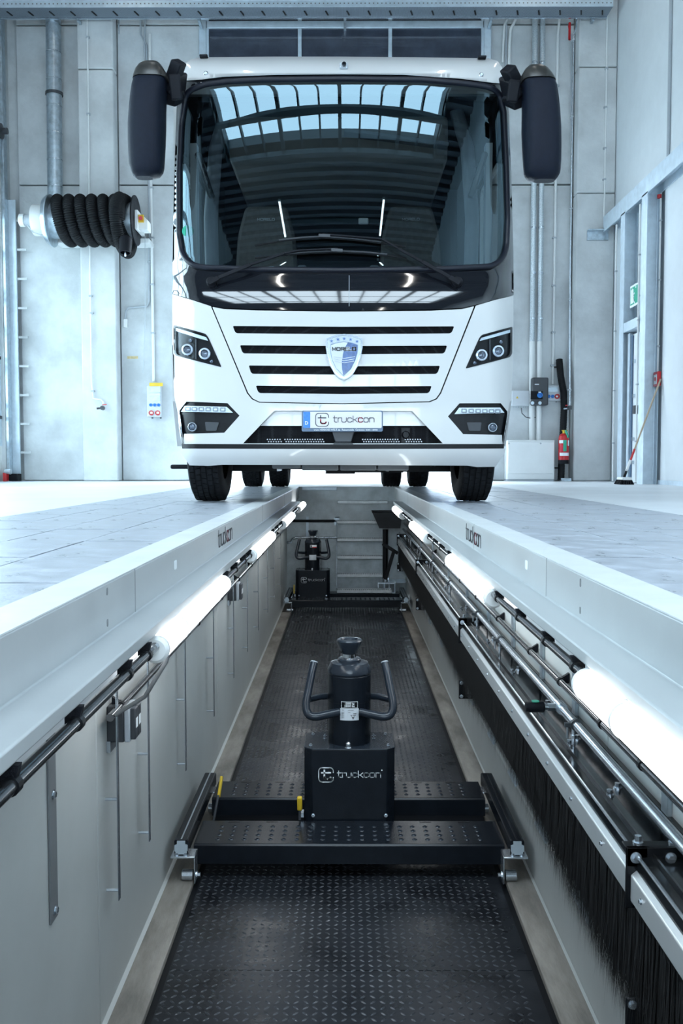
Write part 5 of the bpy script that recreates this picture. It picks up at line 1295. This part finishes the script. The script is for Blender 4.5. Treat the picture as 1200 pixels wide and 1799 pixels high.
# ---- socket boxes
def sockbox(name, x0, x1, y0, y1, label, d=.14):
    a, c = W(x0, y1), W(x1, y0); t = thing(name, label, 'socket box', (a.x, YW - .001, a.z))
    MB().box(a.x, c.x, YW - d, YW - .001, a.z, c.z).build('case', 'sticker', t, bevel=.012)
    return t, YW - d
def on(t, yf, x0, x1, y0, y1, m, name, th=.006, bev=0):
    k = yf / FPX; a, c = atY(x0, y1, yf), atY(x1, y0, yf)
    return MB().box(a.x, c.x, yf - th, yf + .002, a.z, c.z).build(name, m, t, bevel=bev)
def dot(t, yf, x, y, r, m, name, th=.02):
    q = atY(x, y, yf); return MB().lathe([(r, 0), (r * .94, -th), (r * .6, -th), (r * .55, -th * .5), (.004, -th * .5)], q, (0, 1, 0), 18).build(name, m, t, smooth=30)
t, yf = sockbox('socket_box', 261.5, 284.5, 679, 733, 'tall white socket box with blue and red sockets on the wall left of the motorhome')
on(t, yf, 262.5, 286, 672.5, 678.5, 'yellow', 'yellow_label')
on(t, yf, 263, 281.5, 682, 690, 'galv', 'breaker_window', .01); on(t, yf, 263, 281.5, 696, 704, 'galv', 'breaker_window', .01)
for x in (265, 272, 279): dot(t, yf, x, 711.5, .027, 'blue', 'blue_socket')
for x in (266, 277.3): dot(t, yf, x, 725.5, .042, 'red', 'red_socket', .03); on(t, yf - .03, x - 2.3, x + 2.3, 723.5, 727, 'print_white', 'socket_cap')
for x in (268, 282.5): on(t, yf + .03, x - 1.5, x + 1.5, 733.2, 735.5, 'dark_grey', 'gland')
t, yf = sockbox('socket_box', 959.5, 982.5, 678, 705, 'small white socket box with two blue sockets beside the black hose')
on(t, yf, 962, 981, 680.5, 688.5, 'galv', 'breaker_window', .01)
for x in (964, 970.7): dot(t, yf, x, 696.5, .028, 'blue', 'blue_socket')
dot(t, yf, 978.6, 696.5, .042, 'red', 'red_socket', .03); on(t, yf - .03, 976.8, 980, 695, 698, 'print_white', 'socket_cap')
for x in (960, 977): on(t, yf + .03, x - .8, x + .8, 705.2, 707, 'dark_grey', 'gland')
# charging station
a, c = W(928.5, 714), W(957, 666); t = thing('charging_station', 'dark grey charging box with one blue socket in front of two white pipes', 'charging box', (a.x, YW - .1, a.z)); yf = YW - .30
MB().box(a.x, c.x, yf, YW - .142, a.z, c.z).build('case', 'dark_grey', t, bevel=.02)
on(t, yf, 932, 953.5, 687, 701.5, 'black_plastic', 'socket_bay', .004); dot(t, yf, 948.2, 694.5, .044, 'blue', 'blue_socket', .05); on(t, yf - .05, 946, 950.6, 688, 690, 'print_white', 'socket_cap')
for x in (935.5, 948.6): dot(t, yf, x, 708, .042, 'dark_grey', 'socket', .03); dot(t, yf - .03, x, 708, .028, 'galv_light', 'socket_face', .004)
on(t, yf, 939.5, 947, 674.5, 676, 'print_white', 'brand_line', .003); MB().box(W(941, 690).x - .008, W(941, 690).x + .008, YW - .142, YW - .001, a.z + .1, c.z - .1).build('wall_mount', 'black_steel', t)
# grey junction cabinet behind the corner of the vehicle
a, c = W(897, 714), W(928, 687); t = thing('junction_cabinet', 'pale grey junction cabinet with warning sign half hidden by the motorhome', 'junction box', (a.x, YW - .05, a.z)); yf = YW - .12
MB().box(a.x, c.x, yf, YW - .001, a.z, c.z).build('case', 'sticker', t, bevel=.01)
q = atY(908.8, 698, yf); MB().add([(q.x - .022, q.y - .002, q.z - .018), (q.x + .022, q.y - .002, q.z - .018), (q.x, q.y - .002, q.z + .022)], [(0, 1, 2)]).build('warning_sign', 'yellow', t)
for k in range(8): on(t, yf + .04, 901 + k * 3, 902.6 + k * 3, 714.2, 716.4, 'grey_plastic', 'gland')
MB().tube([atY(916, 717, yf + .04), atY(917, 726, yf), atY(924, 733, yf), atY(934, 735, yf), atY(941, 733, yf + .02)], .007, 6).build('cable', 'dark_grey', t)
# low white cabinet
a, c = W(885, 840), W(967, 774); t = thing('wall_cabinet', 'wide white low cabinet on the floor behind the right front wheel', 'cabinet', (a.x, YW - .2, 0))
MB().box(a.x, c.x, YW - .32, YW - .001, .03, c.z).build('case', 'white_plastic', t, bevel=.008)
MB().box(a.x + .01, c.x - .012, YW - .335, YW - .32, .12, c.z - .03).build('front', 'white_plastic', t, bevel=.006)
MB().box(a.x, c.x, YW - .30, YW - .001, 0, .03).build('plinth', 'grey_plastic', t)
for x in (894, 950): dot(t, YW - .335, x, 779, .014, 'grey_plastic', 'screw', .006)
# two insulated pipes
for i, (x0, x1, x2) in enumerate(((940.5, 934.5, 934), (953.5, 947.5, 946.5))):
    t = thing('heating_pipe', ('left' if i == 0 else 'right') + ' of the two thick foil and white insulated pipes beside the right mirror', 'pipe', W(x1, 774, .09), 'insulated pipes')
    MB().tube([W(x0, -6, .09), W(x0 - .3, 60, .09), W(x0 - 2.5, 330, .09), W(x1 + .3, 600, .09)], .044, 18).build('foil_sleeve', 'insulation', t, smooth=60)
    MB().tube([W(x1 + .3, 600, .09), W(x1, 665, .09), W(x2, 774, .09)], .046, 18).build('white_sleeve', 'white_plastic', t, smooth=60)
    for y in (110, 180, 250, 400, 480, 560): MB().lathe([(.047, -.015), (.047, .015)], W(x0 - 6 * y / 800, y, .09), (0, 0, 1), 18).build('foil_band', 'zinc', t)
run('conduit', [(984, 28), (980, 60), (979, 120), (976, 340), (972, 600), (971, 675)], .022, 'white_plastic', 'white conduit leading down to the small right socket box', clips=[(979, 150), (976, 290), (974, 418), (973, 502), (972, 584), (971, 642)])
run('conduit', [(898, 15), (896, 24), (886, 45), (884, 80), (883, 110)], .018, 'white_plastic', 'left of the bent white conduits above the right end of the vehicle roof', group='bent conduits')
run('conduit', [(911, 15), (909, 28), (897, 52), (895, 80), (894, 125)], .024, 'white_plastic', 'right of the bent white conduits above the right end of the vehicle roof', group='bent conduits')
run('conduit', [(890, 30), (889.5, 60), (889, 120)], .014, 'grey_plastic', 'straight thin conduit between two bent conduits above the vehicle roof')
run('conduit', [(1014, 28), (1012, 50), (1008, 60), (1007, 120), (1002, 460), (1001, 712)], .013, 'zinc', 'thin steel pipe down the edge of the right column to a tap', 'pipe', clips=[(1007, 70), (1005, 205), (1003, 366), (1002, 526), (1001, 685)], dep=.30)
run('conduit', [(1004, 60), (1003, 400), (998, 640), (997, 715)], .012, 'grey_plastic', 'thin pale pipe left of the right column', 'pipe', dep=.06)
q = W(999, 717, .32); t = thing('tap', 'small black hose tap on the right column beside the black hose', 'tap', q)
MB().cyl(q, q + Vector((0, -.07, 0)), .03, 12).box(q.x - .02, q.x + .03, q.y - .09, q.y - .03, q.z - .03, q.z + .03).build('body', 'dark_grey', t); MB().cyl(q + Vector((-.03, -.04, -.005)), q + Vector((-.09, -.05, -.015)), .014, 10).build('spout', 'chrome', t)
MB().box(q.x - .06, q.x - .03, q.y - .06, q.y - .03, q.z + .03, q.z + .05).build('lever', 'red', t)
run('conduit', [(1066, 30), (1067, 20), (1067, 45), (1064, 250), (1061, 398)], .012, 'white_plastic', 'thin white conduit in the corner beside the right column', clips=[(1066, 120), (1064, 188), (1063, 260), (1062, 315)], dep=.30)
run('conduit', [(1000, 45), (1000.5, 70), (1001, 40)], .02, 'red', 'short red cable hanging at the top of the right column', 'cable', dep=.279)
for x0, lab in ((209, 'left'),):
    run('conduit', [(209, 30), (209, 60)], .008, 'zinc', 'short threaded hanger above the left column', 'hanger', dep=.267)
run('conduit', [(4, 60), (6, 200), (10, 330)], .02, 'grey_plastic', 'grey pipe at the far left edge above the gate rail', 'pipe', dep=.10)
# black hose leaning
t = thing('suction_hose', 'thick black hose standing against the wall behind the fire extinguisher', 'hose', W(985, 843, .15))
pts = []; rad = []; key = [(982.5, 632, .10), (985, 660, .17), (990.5, 690, .22), (991, 720, .22), (989, 760, .2), (987, 800, .2), (985.5, 843, .22)]
for i in range(181):
    u = i / 180 * (len(key) - 1); k_ = min(int(u), len(key) - 2); f_ = u - k_
    x, y, d = [key[k_][j] * (1 - f_) + key[k_ + 1][j] * f_ for j in range(3)]
    pts.append(W(x, y, d)); rad.append(.055 * (1 + .03 * math.sin(i * 1.9)))
MB().tube(pts, .055, 16, radii=rad).build('hose', 'hose', t, smooth=80)
MB().box(W(986, 843).x - .07, W(996, 843).x, YW - .30, YW - .16, .0, .05).build('foot_fitting', 'galv', t)
q = W(975, 645, .03); MB().box(q.x - .03, q.x + .1, YW - .04, YW - .002, q.z - .01, q.z + .01).build('hook', 'dark_grey', t)
# fire extinguisher
q = W(990, 815, .37); X, Yx, Z0 = q.x, q.y, q.z
t = thing('fire_extinguisher', 'red fire extinguisher with black base hung before the black hose', 'fire extinguisher', (X, Yx, Z0)); r_ = .083
MB().lathe([(r_, .06), (r_, .42), (r_ * .9, .455), (r_ * .5, .485), (.03, .49)], (X, Yx, Z0), (0, 0, 1), 28).build('cylinder', 'red', t, smooth=40)
MB().lathe([(r_ + .003, 0), (r_ + .003, .065)], (X, Yx, Z0), (0, 0, 1), 28).build('base', 'black_plastic', t, smooth=30)
MB().cyl((X, Yx, Z0 + .49), (X, Yx, Z0 + .54), .022, 12).box(X - .03, X + .06, Yx - .02, Yx + .02, Z0 + .53, Z0 + .545).build('valve', 'yellow', t)
MB().bar((X + .02, Yx - .03, Z0 + .54), (X + .05, Yx - .08, Z0 + .42), .02, .03).build('trigger_tag', 'green', t)
def lab(a0, a1, z0, z1, m, name, off=.002):
    b = MB(); n = 8; v = []
    for i in range(n + 1):
        a = math.radians(a0 + (a1 - a0) * i / n)
        for z in (z0, z1): v.append((X + (r_ + off) * math.sin(a), Yx - (r_ + off) * math.cos(a), Z0 + z))
    b.add(v, [(2 * i, 2 * i + 2, 2 * i + 3, 2 * i + 1) for i in range(n)]).build(name, m, t)
lab(-70, -20, .33, .38, 'print_white', 'label'); lab(-18, 18, .20, .38, 'green', 'label'); lab(-60, 60, .13, .18, 'print_white', 'label'); lab(35, 70, .29, .38, 'print_white', 'label'); lab(-60, -22, .2, .3, 'red_text', 'label')
# low clamp at the wall foot
q = W(972, 822, .03); tag(MB().box(q.x - .07, q.x + .08, YW - .05, YW - .002, q.z - .012, q.z + .012).build('cable_clip', 'black_plastic', None), 'small black cable clip low on the wall left of the extinguisher', 'clip')
# ================================================================== cable tray under the roof
TZ, TY0, TY1 = 7.30, 14.40, 14.72
ct = thing('cable_tray', 'long perforated galvanised cable tray across the top of the back wall', 'cable tray', (0, 14.55, TZ))
xe = atY(1078, 20, TY1).x - .1
MB().box(HX0, xe, TY0, TY1, TZ, TZ + .004).build('tray_bottom', 'punched', ct)
MB().box(HX0, xe, TY0, TY0 + .004, TZ + .0, TZ + .13).build('front_side', 'galv_light', ct); MB().box(HX0, xe, TY1 - .004, TY1, TZ, TZ + .13).build('rear_side', 'galv', ct)
MB().box(HX0, xe, TY1 - .01, TY1 + .03, TZ - .022, TZ + .012).build('lower_rail', 'zinc', ct)
MB().box(HX0, xe, TY0 - .012, TY0, TZ + .10, TZ + .125).box(HX0, xe, TY0 - .012, TY0, TZ - .004, TZ + .014).build('lip', 'galv_light', ct)
hb = MB()
for k in range(150):
    x = HX0 + .05 + k * .064
    if x < xe: hb.box(x - .010, x + .010, TY0 - .002, TY0 - .0005, TZ + .045, TZ + .062)
hb.build('punched_holes', 'skirt_grey', ct)
for k in range(29):
    x = HX0 + .25 + k * .33
    if x < xe: MB().bar((x, TY0 + .12, TZ - .004), (x + .035, TY0 + .25, TZ - .006), .022, .01).build('slot', 'black_steel', ct)
for x in (-4.2, -2.3, 0, 2.3, 3.9):
    MB().box(x - .02, x + .02, TY1 - .02, YW - .001, TZ - .06, TZ - .022).build('wall_arm', 'galv', ct)
MB().box(HX0, xe, TY0 + .02, TY0 + .16, TZ + .005, TZ + .10).build('cables', 'grey_plastic', ct)
# pipes just above the tray
t = MB().cyl((HX0, 14.3, 7.62), (4.2, 14.3, 7.62), .035, 14); tag(t.build('pipe', 'galv_light', None, smooth=40), 'long pale pipe along the very top above the cable tray', 'pipe')
# ================================================================== right wall things
sg = thing('exit_sign', 'green emergency exit sign above the side door', 'sign', (HX1 - .2, 13.6, 2.6))
a, c = atX(1110, 568, XI + .03), atX(1120, 540, XI + .03)
y0_, y1_ = min(a.y, c.y) - .02, max(a.y, c.y) + .10; z0_, z1_ = 2.55, 2.86
MB().box(XI + .03, XI + .045, y0_, y1_, z0_, z1_).build('board', 'print_white', sg); MB().box(XI + .028, XI + .031, y0_ + .02, y1_ - .02, z0_ + .03, z1_ - .03).build('green_field', 'green', sg)
ym = (y0_ + y1_) / 2; fg_ = MB().box(XI + .0265, XI + .0285, ym + .02, ym + .14, z0_ + .05, z1_ - .06)
fg_.build('door_symbol', 'print_white', sg)
MB().strokes([[(-.1, .10), (-.05, .0), (.0, .02)], [(-.05, 0), (-.02, -.08), (.02, -.12)], [(-.02, -.02), (-.09, -.10)]], (XI + .026, ym - .02, ym * 0 + 2.71), (0, -1, 0), (0, 0, 1), 1, .022).build('running_figure', 'print_white', sg)
MB().cyl((XI + .03, ym - .08, 2.81), (XI + .0265, ym - .08, 2.81), .018, 12).build('running_head', 'print_white', sg)
MB().cyl((XI + .045, ym, 2.7), (HX1 - .02, ym, 2.7), .012, 8).build('bracket', 'galv', sg)
# fire alarm box, its conduit
q = atX(1154, 666, HX1 - .03)
al = thing('alarm_box', 'small red and white call box on the right wall at the top of the broom', 'call box', (HX1 - .03, q.y, q.z))
MB().box(HX1 - .05, HX1 - .001, q.y - .09, q.y + .09, q.z - .10, q.z + .10).build('case', 'red', al, bevel=.008)
MB().box(HX1 - .053, HX1 - .049, q.y - .06, q.y + .06, q.z - .07, q.z + .06).build('front', 'print_white', al)
MB().cyl((HX1 - .056, q.y, q.z), (HX1 - .05, q.y, q.z), .03, 14).build('button', 'red', al)
t = thing('conduit', 'thin white conduit on the right wall above the red call box', 'conduit', (HX1 - .02, q.y, q.z + .1))
MB().cyl((HX1 - .02, q.y, q.z + .1), (HX1 - .02, q.y, 3.97), .012, 10).build('pipe', 'white_plastic', t); [MB().box(HX1 - .035, HX1 - .001, q.y - .02, q.y + .02, z - .01, z + .01).build('clip', 'grey_plastic', t) for z in (1.9, 2.8, 3.6)]
MB().cyl((HX1 - .02, q.y + .12, .05), (HX1 - .02, q.y + .12, 3.97), .012, 10).build('pipe', 'galv_light', t)
MB().lathe([(.03, 0), (.03, .05)], (HX1 - .04, q.y, 3.9), (0, 0, 1), 10).build('gland', 'red', t)
for y, l in ((13.0, 'beside the exit sign'), (14.1, 'inside the far door post')):
    t = thing('conduit', 'slim pale conduit on the steel frame ' + l, 'conduit', (XI - .015, y - .08, .02))
    MB().cyl((XI - .015, y - .08, .02), (XI - .015, y - .08, 3.9), .013, 10).build('pipe', 'white_plastic', t)
    for z in (.6, 1.4, 2.3, 3.2): MB().box(XI - .03, XI + .001, y - .105, y - .055, z - .01, z + .01).build('clip', 'grey_plastic', t)
t = MB().cyl((HX1 - .02, 12.40, 4.23), (HX1 - .02, 12.40, HZ - .1), .022, 10); tag(t.build('conduit', 'grey_plastic', None, smooth=40), 'grey conduit on the upper right wall panels above the beam', 'conduit')
q = atX(1142, 588, HX1 - .04); tag(MB().box(HX1 - .06, HX1 - .001, q.y - .05, q.y + .03, q.z - .06, q.z + .04).build('door_contact', 'black_plastic', None), 'small black contact box on the right wall beside the steel post', 'contact box')
# broom
top_ = atX(1161, 666, HX1 - .02); f_ = atZ(1096, 851, 0.0)
bh = Vector((f_.x, f_.y, .09))
bm = thing('broom', 'push broom with wooden handle leaning on the right wall', 'broom', (f_.x, f_.y, 0))
tp = Vector((HX1 - .022, top_.y, top_.z)); d = (tp - bh).normalized()
MB().cyl(bh + d * .05, tp, .0125, 12).build('handle', 'wood', bm, smooth=40)
MB().cyl(bh + d * .10, bh + d * .26, .019, 12).build('handle_socket', 'white_plastic', bm, smooth=40); MB().cyl(bh + d * .26, bh + d * .42, .0155, 12).build('red_sleeve', 'red', bm, smooth=40)
MB().box(f_.x - .06, f_.x + .07, f_.y - .14, f_.y + .14, .06, .10).build('head', 'white_plastic', bm, bevel=.012)
bb = MB()
for i in range(6):
    for j in range(10):
        x = f_.x - .055 + i * .023; y = f_.y - .13 + j * .029; bb.cyl((x, y, .06), (x + (i - 2.5) * .012, y + random.uniform(-.01, .01), .0), .012, 5, .016)
o = bb.build('bristles', 'black_plastic', bm); o['kind'] = 'stuff'
MB().bar(bh + Vector((0, 0, -.0)), bh + d * .12, .03, .03).build('joint', 'black_plastic', bm)
# ================================================================== left edge things
gx = HX0 + .09
gr = thing('gate_rail', 'pale galvanised guide rail of the glazed gate at the left edge', 'guide rail', (gx, 14.9, 0))
a = atY(26, 500, YW - .12); c = atY(38, 500, YW - .12)
MB().box(HX0 + .02, HX0 + .165, YW - .14, YW - .10, 0, 4.55).build('rail', 'galv_light', gr, bevel=.006)
MB().box(HX0 + .0, HX0 + .05, YW - .30, YW - .14, 0, 7.9).build('track', 'galv', gr, bevel=.006)
for k in range(9):
    z = .45 + k * .47; MB().box(HX0 + .12, HX0 + .32, YW - .115, YW - .09, z, z + .035).build('bracket', 'concrete', gr)
t = thing('gate_spring', 'dark steel shaft bearing of the gate at the upper left edge', 'bearing', (HX0 + .1, 14.75, 5.2))
MB().lathe([(.12, 0), (.12, .03), (.05, .05), (.05, .12)], (HX0 + .03, 14.72, 5.55), (1, 0, 0), 20).build('drum', 'dark_grey', t, smooth=30)
MB().prism([(14.5, 4.75), (14.65, 4.75), (14.78, 5.2), (14.78, 5.6), (14.5, 5.6)], HX0 + .002, HX0 + .02, 'X').build('bracket', 'galv', t)
t = thing('gate_buffer', 'black and red roller buffer at the bottom of the left gate rail', 'gate buffer', (HX0 + .1, 14.9, 0))
MB().box(HX0 + .05, HX0 + .19, 14.75, 14.95, 0, .12).build('block', 'black_plastic', t, bevel=.01); MB().box(HX0 + .0, HX0 + .06, 14.62, 14.74, .0, .14).build('buffer', 'red', t, bevel=.01)
MB().cyl((HX0 + .03, 14.66, .16), (HX0 + .12, 14.66, .16), .05, 14).build('roller', 'zinc', t)
